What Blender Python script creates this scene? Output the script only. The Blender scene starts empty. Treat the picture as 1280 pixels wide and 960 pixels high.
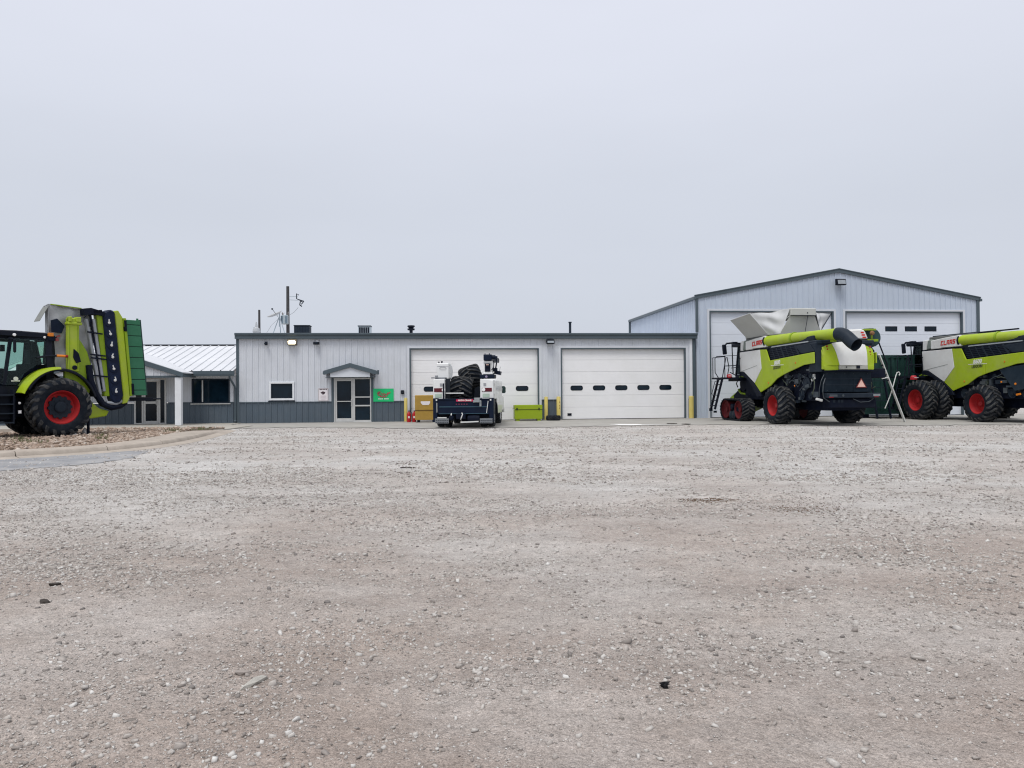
import bpy, bmesh, math, random
import numpy as np
from mathutils import Matrix, Vector, Euler
from mathutils.geometry import tessellate_polygon
R = math.radians
rng = random.Random(7)
S = bpy.context.scene
COL = S.collection
# ---------------------------------------------------------------- camera
H = 1.55
cam = bpy.data.cameras.new("camera"); cam.sensor_width = 36.0; cam.sensor_fit = 'HORIZONTAL'
cam.lens = 36.0 * 960.0 / 1280.0; cam.clip_start = 0.05; cam.clip_end = 6000.0
camo = bpy.data.objects.new("camera", cam); COL.objects.link(camo)
PITCH, ROLL = math.atan(8 / 960.), 0.0075
fw = Vector((0, math.cos(PITCH), math.sin(PITCH))); r0 = Vector((1, 0, 0)); u0 = r0.cross(fw)
rt = r0 * math.cos(ROLL) - u0 * math.sin(ROLL); up = rt.cross(fw)
mm = Matrix((rt, up, -fw)).transposed().to_4x4(); mm.translation = (0, 0, H)
camo.matrix_world = mm
S.camera = camo
# ---------------------------------------------------------------- world, sun, exposure
SUN_EL, SUN_AZ = R(63), R(200)          # azimuth clockwise from +Y: behind the camera
W = bpy.data.worlds.new("World"); S.world = W; W.use_nodes = True
nt = W.node_tree; N = nt.nodes; L = nt.links; N.clear()
sky = N.new('ShaderNodeTexSky'); sky.sky_type = 'NISHITA'; sky.sun_disc = False
sky.sun_elevation = SUN_EL; sky.sun_rotation = SUN_AZ; sky.dust_density = 4; sky.air_density = 1.2
hs = N.new('ShaderNodeHueSaturation'); hs.inputs['Saturation'].default_value = 0.25
tc = N.new('ShaderNodeTexCoord'); sx = N.new('ShaderNodeSeparateXYZ')
rp = N.new('ShaderNodeValToRGB'); rp.color_ramp.interpolation = 'EASE'
e = rp.color_ramp.elements
e[0].position = 0.0; e[0].color = (.500, .535, .600, 1)
e[1].position = 1.0; e[1].color = (1.02, 1.02, 1.03, 1)
k = e.new(.20); k.color = (.515, .548, .620, 1)
k = e.new(.46); k.color = (.615, .640, .725, 1)
tx = N.new('ShaderNodeTexNoise'); tx.inputs['Scale'].default_value = 2.2; tx.inputs['Detail'].default_value = 3
mp = N.new('ShaderNodeMapping'); mp.inputs['Scale'].default_value = (1, 1, 3.5)
mr = N.new('ShaderNodeMapRange'); mr.inputs['To Min'].default_value = 9.45; mr.inputs['To Max'].default_value = 10.55
sc_ = N.new('ShaderNodeVectorMath'); sc_.operation = 'SCALE'
mx = N.new('ShaderNodeMixRGB'); mx.inputs['Fac'].default_value = 0.94
bg = N.new('ShaderNodeBackground'); bg.inputs['Strength'].default_value = 0.1
ow = N.new('ShaderNodeOutputWorld')
L.new(sky.outputs[0], hs.inputs['Color']); L.new(tc.outputs['Generated'], sx.inputs[0]); L.new(sx.outputs['Z'], rp.inputs[0])
L.new(tc.outputs['Generated'], mp.inputs[0]); L.new(mp.outputs[0], tx.inputs['Vector']); L.new(tx.outputs['Fac'], mr.inputs['Value'])
L.new(rp.outputs[0], sc_.inputs[0]); L.new(mr.outputs[0], sc_.inputs['Scale'])
L.new(hs.outputs[0], mx.inputs[1]); L.new(sc_.outputs[0], mx.inputs[2]); L.new(mx.outputs[0], bg.inputs['Color']); L.new(bg.outputs[0], ow.inputs[0])
sl = bpy.data.lights.new("sun", 'SUN'); sl.energy = 1.5; sl.angle = R(22); sl.color = (1.0, .975, .94)
so = bpy.data.objects.new("sun", sl); COL.objects.link(so)
sd = Vector((math.sin(SUN_AZ) * math.cos(SUN_EL), math.cos(SUN_AZ) * math.cos(SUN_EL), math.sin(SUN_EL)))
so.rotation_euler = (-sd).to_track_quat('-Z', 'Y').to_euler(); so.location = sd * 60
S.view_settings.view_transform = 'Standard'; S.view_settings.look = 'None'
S.view_settings.exposure = 0.34; S.cycles.use_denoising = True; S.cycles.denoising_prefilter = 'ACCURATE'; S.cycles.denoising_input_passes = 'RGB_ALBEDO_NORMAL'; S.cycles.use_adaptive_sampling = False; S.cycles.max_bounces = 6; S.cycles.diffuse_bounces = 3; S.cycles.sample_clamp_indirect = 4; S.cycles.filter_width = 1.15; S.view_settings.gamma = 1.0

# ---------------------------------------------------------------- materials
MATS = {}
def pm(name, col, rough=.5, metal=0., var=.12, scale=3., bump=0., bscale=60., spec=.3, dirt=None, dfac=.35, dscale=1.5, coat=0.):
    """painted / plain surface: colour that wanders a little, optional dust patches and fine relief"""
    if name in MATS: return MATS[name]
    m = bpy.data.materials.new(name); m.use_nodes = True; t = m.node_tree; n = t.nodes; l = t.links
    b = n['Principled BSDF']; b.inputs['Roughness'].default_value = rough; b.inputs['Metallic'].default_value = metal
    b.inputs['Specular IOR Level'].default_value = spec; b.inputs['Coat Weight'].default_value = coat
    c = n.new('ShaderNodeTexCoord')
    no = n.new('ShaderNodeTexNoise'); no.inputs['Scale'].default_value = scale; no.inputs['Detail'].default_value = 6; no.inputs['Roughness'].default_value = .65
    l.new(c.outputs['Object'], no.inputs['Vector'])
    ra = n.new('ShaderNodeValToRGB'); ra.color_ramp.elements[0].position = .3; ra.color_ramp.elements[1].position = .72
    ra.color_ramp.elements[0].color = tuple(x * (1 - var) for x in col) + (1,); ra.color_ramp.elements[1].color = tuple(min(1, x * (1 + var)) for x in col) + (1,)
    l.new(no.outputs['Fac'], ra.inputs[0]); out = ra.outputs[0]
    if dirt:
        n2 = n.new('ShaderNodeTexNoise'); n2.inputs['Scale'].default_value = dscale; n2.inputs['Detail'].default_value = 8; n2.inputs['Roughness'].default_value = .7
        l.new(c.outputs['Object'], n2.inputs['Vector'])
        m2 = n.new('ShaderNodeMapRange'); m2.inputs['From Min'].default_value = .42; m2.inputs['From Max'].default_value = .75; m2.inputs['To Max'].default_value = dfac
        l.new(n2.outputs['Fac'], m2.inputs['Value'])
        mi = n.new('ShaderNodeMixRGB'); mi.inputs[2].default_value = tuple(dirt) + (1,)
        l.new(m2.outputs[0], mi.inputs[0]); l.new(out, mi.inputs[1]); out = mi.outputs[0]
        rr = n.new('ShaderNodeMapRange'); rr.inputs['To Min'].default_value = rough; rr.inputs['To Max'].default_value = min(1, rough + .5)
        l.new(m2.outputs[0], rr.inputs['Value']); l.new(rr.outputs[0], b.inputs['Roughness'])
    l.new(out, b.inputs['Base Color'])
    if bump:
        n3 = n.new('ShaderNodeTexNoise'); n3.inputs['Scale'].default_value = bscale; n3.inputs['Detail'].default_value = 5
        l.new(c.outputs['Object'], n3.inputs['Vector'])
        bp = n.new('ShaderNodeBump'); bp.inputs['Strength'].default_value = bump; bp.inputs['Distance'].default_value = .02
        l.new(n3.outputs['Fac'], bp.inputs['Height']); l.new(bp.outputs[0], b.inputs['Normal'])
    MATS[name] = m; return m
DUST = (.36, .33, .29)
siding_m = pm('white_siding', (.60, .625, .67), .42, var=.045, scale=.6, dirt=(.42, .43, .44), dfac=.3, dscale=.9)
barn_m = pm('blue_white_siding', (.475, .535, .625), .42, var=.05, scale=.5, dirt=(.45, .48, .52), dfac=.2, dscale=.7)
wain_m = pm('grey_wainscot', (.085, .112, .140), .45, var=.07, scale=.8, dirt=(.2, .2, .2), dfac=.15)
trim_m = pm('slate_trim', (.075, .100, .118), .4, var=.08, scale=1.2)
trimw_m = pm('white_trim', (.70, .72, .75), .45, var=.05)
door_m = pm('garage_door_white', (.80, .80, .81), .5, var=.03, scale=.8, bump=.06, bscale=90, dirt=(.66, .66, .63), dfac=.35, dscale=.55)
doorb_m = pm('barn_door_white', (.68, .72, .79), .5, var=.03, scale=.8, dirt=(.6, .62, .65), dfac=.3, dscale=.5)
roofw_m = pm('white_roof_sheet', (.60, .615, .645), .4, var=.06, scale=.6, dirt=(.45, .46, .48), dfac=.3)
glass_m = pm('dark_glass', (.005, .014, .024), .05, var=.5, scale=1.2, spec=.25)
alu_m = pm('aluminium', (.55, .55, .54), .38, metal=.35, var=.08)
black_m = pm('black_plastic', (.006, .009, .018), .55, var=.25, scale=5, spec=.14, dirt=(.035, .036, .04), dfac=.3)
mach_m = pm('machine_black', (.004, .007, .018), .6, var=.3, scale=4, spec=.10, dirt=(.028, .03, .036), dfac=.4, dscale=2.5)
darkgrey_m = pm('dark_grey_metal', (.014, .022, .034), .5, var=.15, spec=.14, dirt=(.045, .05, .056), dfac=.35)
lime_m = pm('lime_paint', (.325, .44, .014), .42, var=.09, scale=2, spec=.2, dirt=(.33, .36, .13), dfac=.55, dscale=1.2, coat=.06)
limed_m = pm('lime_dusty', (.22, .34, .006), .45, var=.1, scale=2, dirt=(.22, .25, .08), dfac=.4, dscale=1.8)
white_m = pm('machine_white', (.66, .67, .66), .38, var=.04, scale=1.5, dirt=(.50, .48, .44), dfac=.45, dscale=1.1, coat=.2)
capgrey_m = pm('grey_green_trim', (.17, .20, .18), .45, var=.08)
red_m = pm('rim_red', (.36, .014, .018), .5, var=.15, spec=.15, dirt=(.25, .06, .05), dfac=.35, dscale=2.5)
redl_m = pm('letter_red', (.55, .03, .02), .4, var=.03)
tyre_m = pm('tyre_rubber', (.007, .011, .018), .8, var=.25, scale=6, spec=.12, dirt=(.045, .045, .045), dfac=.45, dscale=3.0)
tread_m = pm('tread_worn', (.016, .019, .024), .75, var=.3, scale=8, spec=.2, dirt=(.15, .145, .135), dfac=.8, dscale=4.0)
tarp_m = pm('grey_tarp', (.30, .315, .33), .7, var=.10, scale=2.5, bump=.15, bscale=18, dirt=(.2, .2, .19), dfac=.3, dscale=1.4)
flap_m = pm('tank_flap_grey', (.46, .47, .45), .6, var=.07, dirt=(.26, .25, .22), dfac=.4)
fabric_m = pm('tank_fabric', (.50, .51, .52), .75, var=.07, bump=.1, bscale=14)
green_m = pm('dark_green_sheet', (.026, .145, .075), .5, var=.1, dirt=(.05, .13, .09), dfac=.3)
cont_m = pm('dark_green_paint', (.012, .045, .040), .5, var=.2, dirt=(.03, .06, .05), dfac=.4)
truckw_m = pm('truck_white', (.72, .73, .73), .3, var=.03, coat=.4, dirt=(.5, .49, .46), dfac=.3, dscale=1.5)
truckb_m = pm('truck_dark_blue', (.0025, .008, .024), .45, spec=.15, var=.2, dirt=(.012, .019, .032), dfac=.4, dscale=2)
orange_m = pm('amber_lens', (.65, .20, .02), .25, var=.1)
redlens_m = pm('red_lens', (.28, .01, .015), .2, var=.1)
silver_m = pm('pale_metal', (.62, .63, .62), .4, var=.08)
yellow_m = pm('bollard_yellow', (.60, .49, .14), .5, var=.1, dirt=(.42, .36, .18), dfac=.5, dscale=3)
tan_m = pm('tan_chest_paint', (.38, .235, .045), .5, var=.1, dirt=(.27, .18, .06), dfac=.4, dscale=2.5)
chartreuse_m = pm('chartreuse_chest_paint', (.27, .37, .008), .45, var=.08, dirt=(.2, .26, .03), dfac=.4)
extred_m = pm('extinguisher_red', (.42, .015, .02), .3, var=.08)
signw_m = pm('sign_white', (.74, .70, .72), .5, var=.03)
signg_m = pm('sign_green', (.015, .50, .17), .45, var=.05)
ink_m = pm('sign_ink', (.05, .03, .04), .6, var=.1)
inkred_m = pm('sign_red_ink', (.50, .08, .10), .6, var=.1)
wood_m = pm('weathered_pole_wood', (.058, .058, .062), .85, var=.3, scale=6)
trafo_m = pm('transformer_grey', (.36, .42, .46), .45, var=.06)
conc_m = pm('kerb_concrete', (.38, .335, .29), .9, var=.14, scale=3, bump=.3, bscale=40, dirt=(.24, .21, .18), dfac=.55, dscale=1.4)
pan_m = pm('gutter_concrete', (.40, .385, .355), .9, var=.1, scale=3, bump=.2, bscale=50, dirt=(.3, .28, .26), dfac=.5)
decal_m = pm('pale_decal', (.66, .68, .62), .5, var=.03)
olive_m = pm('dark_decal', (.06, .075, .02), .5, var=.03)
orangetri_m = pm('triangle_orange', (.78, .50, .42), .45, var=.05)
tri_red_m = pm('triangle_red', (.20, .035, .03), .45, var=.05)

def cabglass():
    m = bpy.data.materials.new('cab_glass'); m.use_nodes = True; n = m.node_tree.nodes; l = m.node_tree.links; n.clear()
    tr = n.new('ShaderNodeBsdfTransparent'); tr.inputs[0].default_value = (.72, .84, .80, 1)
    gl = n.new('ShaderNodeBsdfGlossy'); gl.inputs['Roughness'].default_value = .04; gl.inputs[0].default_value = (.8, .9, .9, 1)
    fr = n.new('ShaderNodeFresnel'); fr.inputs[0].default_value = 1.3
    mi = n.new('ShaderNodeMixShader'); o = n.new('ShaderNodeOutputMaterial')
    l.new(fr.outputs[0], mi.inputs[0]); l.new(tr.outputs[0], mi.inputs[1]); l.new(gl.outputs[0], mi.inputs[2]); l.new(mi.outputs[0], o.inputs[0])
    return m
cabglass_m = cabglass()
def emit(name, col, s):
    m = bpy.data.materials.new(name); m.use_nodes = True; n = m.node_tree.nodes; b = n['Principled BSDF']
    b.inputs['Emission Color'].default_value = col + (1,); b.inputs['Emission Strength'].default_value = s; b.inputs['Base Color'].default_value = col + (1,)
    no = n.new('ShaderNodeTexNoise'); no.inputs['Scale'].default_value = 9
    mr_ = n.new('ShaderNodeMapRange'); mr_.inputs['To Min'].default_value = s * .7; mr_.inputs['To Max'].default_value = s * 1.3
    m.node_tree.links.new(no.outputs['Fac'], mr_.inputs['Value']); m.node_tree.links.new(mr_.outputs[0], b.inputs['Emission Strength'])
    return m
lamp_m = emit('lit_lamp_lens', (1.0, .90, .62), 2.2)

# ---------------------------------------------------------------- mesh builder
class MB:
    def __init__(s, M=None): s.v = []; s.f = []; s.M = M or Matrix()
    def add(s, vs, fs):
        o = len(s.v); s.v += [tuple(s.M @ Vector(p)) for p in vs]; s.f += [tuple(i + o for i in f) for f in fs]; return s
    def box(s, x0, x1, y0, y1, z0, z1):
        return s.add([(x0, y0, z0), (x1, y0, z0), (x1, y1, z0), (x0, y1, z0), (x0, y0, z1), (x1, y0, z1), (x1, y1, z1), (x0, y1, z1)],
                     [(0, 3, 2, 1), (4, 5, 6, 7), (0, 1, 5, 4), (1, 2, 6, 5), (2, 3, 7, 6), (3, 0, 4, 7)])
    def obox(s, c, size, rot=(0, 0, 0)):
        m = Matrix.Translation(c) @ Euler(rot).to_matrix().to_4x4(); a, b, d = [k / 2 for k in size]
        vs = [m @ Vector(p) for p in [(-a, -b, -d), (a, -b, -d), (a, b, -d), (-a, b, -d), (-a, -b, d), (a, -b, d), (a, b, d), (-a, b, d)]]
        return s.add(vs, [(0, 3, 2, 1), (4, 5, 6, 7), (0, 1, 5, 4), (1, 2, 6, 5), (2, 3, 7, 6), (3, 0, 4, 7)])
    def bar(s, p0, p1, w, h=None):
        p0 = Vector(p0); p1 = Vector(p1); d = (p1 - p0); ln = d.length
        if ln < 1e-6: return s
        q = d.to_track_quat('X', 'Z').to_matrix().to_4x4(); m = Matrix.Translation((p0 + p1) / 2) @ q; h = h or w
        a, b, c = ln / 2, w / 2, h / 2
        vs = [m @ Vector(p) for p in [(-a, -b, -c), (a, -b, -c), (a, b, -c), (-a, b, -c), (-a, -b, c), (a, -b, c), (a, b, c), (-a, b, c)]]
        return s.add(vs, [(0, 3, 2, 1), (4, 5, 6, 7), (0, 1, 5, 4), (1, 2, 6, 5), (2, 3, 7, 6), (3, 0, 4, 7)])
    def tube(s, pts, r, n=8, r1=None, caps=True):
        pts = [Vector(p) for p in pts]; vs = []; fs = []; K = len(pts); ref = None
        for i, p in enumerate(pts):
            d = (pts[min(i + 1, K - 1)] - pts[max(i - 1, 0)]).normalized()
            if ref is None: ref = d.orthogonal().normalized()
            ref = (ref - d * ref.dot(d)).normalized(); b = d.cross(ref)
            rr = r if r1 is None else r + (r1 - r) * i / (K - 1)
            vs += [p + (ref * math.cos(2 * math.pi * j / n) + b * math.sin(2 * math.pi * j / n)) * rr for j in range(n)]
        for i in range(K - 1):
            for j in range(n): fs.append((i * n + j, i * n + (j + 1) % n, (i + 1) * n + (j + 1) % n, (i + 1) * n + j))
        if caps: fs.append(tuple(range(n))[::-1]); fs.append(tuple((K - 1) * n + j for j in range(n)))
        return s.add(vs, fs)
    def lathe(s, prof, c, axis, n=32, closed=False, caps=True):
        """prof [(radius, height along axis)]"""
        c = Vector(c); ax = Vector(axis).normalized(); a = ax.orthogonal().normalized(); b = ax.cross(a); vs = []; fs = []; K = len(prof)
        for r, h in prof:
            vs += [c + ax * h + (a * math.cos(2 * math.pi * j / n) + b * math.sin(2 * math.pi * j / n)) * max(r, 1e-4) for j in range(n)]
        for i in range(K if closed else K - 1):
            for j in range(n):
                i2 = (i + 1) % K; fs.append((i * n + j, i * n + (j + 1) % n, i2 * n + (j + 1) % n, i2 * n + j))
        if not closed and caps:
            if prof[0][0] > 1e-3: fs.append(tuple(range(n))[::-1])
            if prof[-1][0] > 1e-3: fs.append(tuple((K - 1) * n + j for j in range(n)))
        return s.add(vs, fs)
    def prism(s, pts, axis, a0, a1):
        def P(p, a): return (a, p[0], p[1]) if axis == 'x' else (p[0], a, p[1]) if axis == 'y' else (p[0], p[1], a)
        n = len(pts); vs = [P(p, a0) for p in pts] + [P(p, a1) for p in pts]
        tri = tessellate_polygon([[Vector((p[0], p[1], 0)) for p in pts]])
        fs = [tuple(t) for t in tri] + [tuple(i + n for i in t) for t in tri]
        fs += [(i, (i + 1) % n, n + (i + 1) % n, n + i) for i in range(n)]
        return s.add(vs, fs)
    def grid(s, fn, nu, nv, thick=None):
        vs = [fn(i / nu, j / nv) for i in range(nu + 1) for j in range(nv + 1)]
        fs = [(i * (nv + 1) + j, (i + 1) * (nv + 1) + j, (i + 1) * (nv + 1) + j + 1, i * (nv + 1) + j + 1) for i in range(nu) for j in range(nv)]
        if thick:
            o = len(vs); t = Vector(thick); vs = vs + [Vector(p) + t for p in vs]; fs = fs + [tuple(o + i for i in f) for f in fs]
            rim = [i * (nv + 1) for i in range(nu + 1)] + [nu * (nv + 1) + j for j in range(1, nv + 1)] + [i * (nv + 1) + nv for i in range(nu - 1, -1, -1)] + [j for j in range(nv - 1, 0, -1)]
            fs += [(rim[k], rim[(k + 1) % len(rim)], o + rim[(k + 1) % len(rim)], o + rim[k]) for k in range(len(rim))]
        return s.add(vs, fs)
    def build(s, name, mat, parent=None, smooth=False, bevel=0., ang=35, keep=False):
        bm = bmesh.new(); vv = [bm.verts.new(p) for p in s.v]
        for f in s.f:
            try: bm.faces.new([vv[i] for i in f])
            except ValueError: pass
        bmesh.ops.recalc_face_normals(bm, faces=bm.faces)
        if bevel:
            ed = [x for x in bm.edges if len(x.link_faces) == 2 and x.calc_face_angle(0) > R(30)]
            bmesh.ops.bevel(bm, geom=ed, offset=bevel, segments=1, affect='EDGES', clamp_overlap=True)
        for f in bm.faces: f.smooth = smooth
        if smooth:
            for x in bm.edges:
                if len(x.link_faces) == 2 and x.calc_face_angle(0) > R(ang): x.smooth = False
        me = bpy.data.meshes.new(name); bm.to_mesh(me); bm.free()
        me.materials.append(mat)
        return link(name, me, parent)
def link(name, me, parent=None):
    o = bpy.data.objects.new(name, me); COL.objects.link(o)
    if parent is not None: o.parent = parent
    return o
def tag(o, label=None, cat=None, group=None, kind=None):
    for k_, v_ in (('label', label), ('category', cat), ('group', group), ('kind', kind)):
        if v_: o[k_] = v_
    return o
def thing(name, label, cat, loc=(0, 0, 0), rz=0., group=None):
    o = bpy.data.objects.new(name, None); COL.objects.link(o); o.empty_display_size = .3
    o.location = loc; o.rotation_euler = (0, 0, rz); return tag(o, label, cat, group)
def part_empty(name, parent, loc=(0, 0, 0), rot=(0, 0, 0)):
    o = bpy.data.objects.new(name, None); COL.objects.link(o); o.parent = parent; o.location = loc; o.rotation_euler = rot; o.empty_display_size = .1; return o
KIDS = {}
def kids(o): return [c for c in bpy.data.objects if c.parent is o]
def copy_tree(o, parent=None):
    c = o.copy(); COL.objects.link(c); c.parent = parent
    for ch in kids(o): copy_tree(ch, c)
    return c
def lettering(txt, parent, M, h, mat, name='lettering', shear=0., bold=0.):
    cu = bpy.data.curves.new('lettering', 'FONT'); cu.body = txt; cu.size = h / .7; cu.extrude = .004; cu.shear = shear; cu.align_x = 'CENTER'; cu.offset = bold; cu.resolution_u = 2
    t = bpy.data.objects.new('tmp', cu); COL.objects.link(t); me = bpy.data.meshes.new_from_object(t.evaluated_get(bpy.context.evaluated_depsgraph_get()))
    bpy.data.objects.remove(t); me.transform(M); me.materials.clear(); me.materials.append(mat)
    return link(name, me, parent)
def rounded(w, h, r, n=4):
    p = []
    for cx, cy, a in ((w / 2 - r, h / 2 - r, 0), (-w / 2 + r, h / 2 - r, 90), (-w / 2 + r, -h / 2 + r, 180), (w / 2 - r, -h / 2 + r, 270)):
        for i in range(n + 1): t = R(a + 90 * i / n); p.append((cx + r * math.cos(t), cy + r * math.sin(t)))
    return p

# ---------------------------------------------------------------- value noise (numpy)
def vnoise(x, y, seed=0):
    xi = np.floor(x).astype(np.int64); yi = np.floor(y).astype(np.int64); fx = x - xi; fy = y - yi
    def h(a, b):
        n = (a * 374761393 + b * 668265263 + seed * 1442695041) & 0x7fffffff
        n = ((n ^ (n >> 13)) * 1274126177) & 0x7fffffff
        return ((n ^ (n >> 16)) & 0xffff) / 65535.
    sx_ = fx * fx * (3 - 2 * fx); sy_ = fy * fy * (3 - 2 * fy)
    a = h(xi, yi); b = h(xi + 1, yi); c = h(xi, yi + 1); d = h(xi + 1, yi + 1)
    return (a + (b - a) * sx_) * (1 - sy_) + (c + (d - c) * sx_) * sy_
def relief(x, y):
    fade = np.clip((27 - y) / 8, 0, 1) * np.clip((x + 10.5 - np.clip(18 - y, 0, 8) * .6) / 3, 0, 1)
    z = (vnoise(x * .5, y * .5, 1) - .5) * .05 + (vnoise(x * 1.6 + y * .5, y * 1.6, 2) - .5) * .03 + (vnoise(x * 6, y * 6, 3) - .5) * .020 + (vnoise(x * 17, y * 17, 4) - .5) * .012
    return z * fade - .012
# ---------------------------------------------------------------- ground
def gravel_material(name, stones=False):
    m = bpy.data.materials.new(name); m.use_nodes = True; t = m.node_tree; n = t.nodes; l = t.links; b = n['Principled BSDF']
    b.inputs['Roughness'].default_value = .95; b.inputs['Specular IOR Level'].default_value = .15
    c = n.new('ShaderNodeTexCoord')
    def noise(s, d=5, r=.6, map_=None):
        x = n.new('ShaderNodeTexNoise'); x.inputs['Scale'].default_value = s; x.inputs['Detail'].default_value = d; x.inputs['Roughness'].default_value = r
        if map_:
            mp_ = n.new('ShaderNodeMapping'); mp_.inputs['Scale'].default_value = map_[0]; mp_.inputs['Rotation'].default_value = (0, 0, map_[1])
            l.new(c.outputs['Object'], mp_.inputs[0]); l.new(mp_.outputs[0], x.inputs['Vector'])
        else: l.new(c.outputs['Object'], x.inputs['Vector'])
        return x.outputs['Fac']
    def ramp(v, p0, c0, p1, c1):
        x = n.new('ShaderNodeValToRGB'); x.color_ramp.elements[0].position = p0; x.color_ramp.elements[1].position = p1
        x.color_ramp.elements[0].color = c0 + (1,); x.color_ramp.elements[1].color = c1 + (1,); l.new(v, x.inputs[0]); return x.outputs[0]
    def mix(f, a, b_, mode='MIX'):
        x = n.new('ShaderNodeMixRGB'); x.blend_type = mode
        for k_, v_ in ((0, f), (1, a), (2, b_)):
            if hasattr(v_, 'links'): l.new(v_, x.inputs[k_])
            else: x.inputs[k_].default_value = v_ if k_ == 0 else tuple(v_) + (1,)
        return x.outputs[0]
    patch = noise(.23, 6, .62); streak = noise(.5, 6, .65, ((.35, 1.5, 1), R(14)))
    if stones:
        g = n.new('ShaderNodeNewGeometry')
        x = n.new('ShaderNodeValToRGB'); l.new(g.outputs['Random Per Island'], x.inputs[0]); cr = x.color_ramp
        cr.elements[0].position = 0; cr.elements[0].color = (.20, .185, .175, 1); cr.elements[1].position = 1; cr.elements[1].color = (.66, .645, .62, 1)
        for p_, q_ in ((.10, (.29, .26, .24)), (.40, (.43, .395, .365)), (.70, (.50, .47, .44)), (.90, (.56, .54, .515))): k_ = cr.elements.new(p_); k_.color = q_ + (1,)
        out = mix(ramp(noise(55, 4), .35, (.82, .82, .82), .7, (1.12, 1.1, 1.08)), x.outputs[0], (1, 1, 1), 'MIX') if False else mix(1.0, x.outputs[0], ramp(noise(55, 4), .3, (.8, .8, .8), .75, (1.0, 1.0, 1.0)), 'MULTIPLY')
        l.new(out, b.inputs['Base Color']); b.inputs['Roughness'].default_value = .85
        return m
    # far (toward the building) the lot is washed grey stone; near the camera more pinkish dirt shows
    sp = n.new('ShaderNodeSeparateXYZ'); l.new(c.outputs['Object'], sp.inputs[0])
    far = n.new('ShaderNodeMapRange'); far.inputs['From Min'].default_value = 3; far.inputs['From Max'].default_value = 15; l.new(sp.outputs['Y'], far.inputs['Value'])
    grey = mix(ramp(streak, .35, (0, 0, 0), .68, (1, 1, 1)), (.52, .507, .494), (.65, .642, .632))
    dirt = mix(ramp(streak, .3, (0, 0, 0), .7, (1, 1, 1)), (.328, .266, .232), (.475, .410, .366))
    ma = n.new('ShaderNodeMath'); ma.operation = 'MULTIPLY_ADD'; ma.inputs[1].default_value = .62; l.new(far.outputs[0], ma.inputs[0])
    pr = n.new('ShaderNodeMapRange'); pr.inputs['From Min'].default_value = .42; pr.inputs['From Max'].default_value = .58; l.new(patch, pr.inputs['Value'])
    p2 = n.new('ShaderNodeMath'); p2.operation = 'MULTIPLY'; p2.inputs[1].default_value = .42; l.new(pr.outputs[0], p2.inputs[0]); l.new(p2.outputs[0], ma.inputs[2])
    base = mix(ma.outputs[0], dirt, grey)
    # small brown stains with a shape of their own
    st = noise(.8, 5, .6, ((.5, 1.6, 1), R(6)))
    base = mix(ramp(st, .68, (0, 0, 0), .80, (.55, .55, .55)), base, (.20, .15, .115))
    # stone cells, two sizes
    for s_, lo, hi, f_ in ((46, .80, 1.16, .6), (105, .78, 1.18, .6)):
        v = n.new('ShaderNodeTexVoronoi'); v.inputs['Scale'].default_value = s_; l.new(c.outputs['Object'], v.inputs['Vector'])
        hsv = n.new('ShaderNodeSeparateColor'); l.new(v.outputs['Color'], hsv.inputs[0])
        mrn = n.new('ShaderNodeMapRange'); mrn.inputs['To Min'].default_value = lo; mrn.inputs['To Max'].default_value = hi; l.new(hsv.outputs[0], mrn.inputs['Value'])
        base = mix(f_, base, mrn.outputs[0], 'MULTIPLY')
    fine = noise(120, 5, .75)
    base = mix(.9, base, ramp(fine, .34, (.56, .54, .525), .68, (1.26, 1.26, 1.26)), 'MULTIPLY')
    # irregular dark chips, pale stones, painted pit shade and trodden patches
    ch = noise(26, 3, .62); c2 = noise(31, 3, .6, ((1, 1.3, 1), R(35)))
    base = mix(ramp(ch, .66, (0, 0, 0), .71, (.75, .75, .75)), base, (.16, .145, .135))
    base = mix(ramp(c2, .65, (0, 0, 0), .71, (.7, .7, .7)), base, (.66, .65, .63))
    pit_shade = noise(13, 4, .66, ((.8, 1.2, 1), R(10)))
    base = mix(ramp(pit_shade, .635, (0, 0, 0), .68, (.6, .6, .6)), base, (.17, .155, .145))  # coarser dark specks put the shade of pits between stones into the colour
    big = noise(1.15, 6, .68, ((.7, 1.5, 1), R(-20)))
    base = mix(.85, base, ramp(big, .32, (.85, .84, .83), .70, (1.10, 1.10, 1.10)), 'MULTIPLY')
    mid = noise(7, 5, .7)
    base = mix(.8, base, ramp(mid, .3, (.82, .82, .82), .72, (1.15, 1.15, 1.15)), 'MULTIPLY')
    l.new(base, b.inputs['Base Color'])
    v1 = n.new('ShaderNodeTexVoronoi'); v1.inputs['Scale'].default_value = 38; l.new(c.outputs['Object'], v1.inputs['Vector'])
    v2 = n.new('ShaderNodeTexVoronoi'); v2.inputs['Scale'].default_value = 95; l.new(c.outputs['Object'], v2.inputs['Vector'])
    a1 = n.new('ShaderNodeMath'); a1.operation = 'MULTIPLY_ADD'; a1.inputs[1].default_value = .45; l.new(v2.outputs['Distance'], a1.inputs[0]); l.new(v1.outputs['Distance'], a1.inputs[2])
    a3 = n.new('ShaderNodeMath'); a3.operation = 'MULTIPLY_ADD'; a3.inputs[1].default_value = -.5; l.new(fine, a3.inputs[0]); l.new(a1.outputs[0], a3.inputs[2]); a1 = a3
    a2 = n.new('ShaderNodeMath'); a2.operation = 'MULTIPLY_ADD'; a2.inputs[1].default_value = -1.2; l.new(mid, a2.inputs[0]); l.new(a1.outputs[0], a2.inputs[2])
    bp = n.new('ShaderNodeBump'); bp.invert = True; bp.inputs['Strength'].default_value = 1.0; bp.inputs['Distance'].default_value = .016
    l.new(a2.outputs[0], bp.inputs['Height']); l.new(bp.outputs[0], b.inputs['Normal'])
    return m
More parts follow.
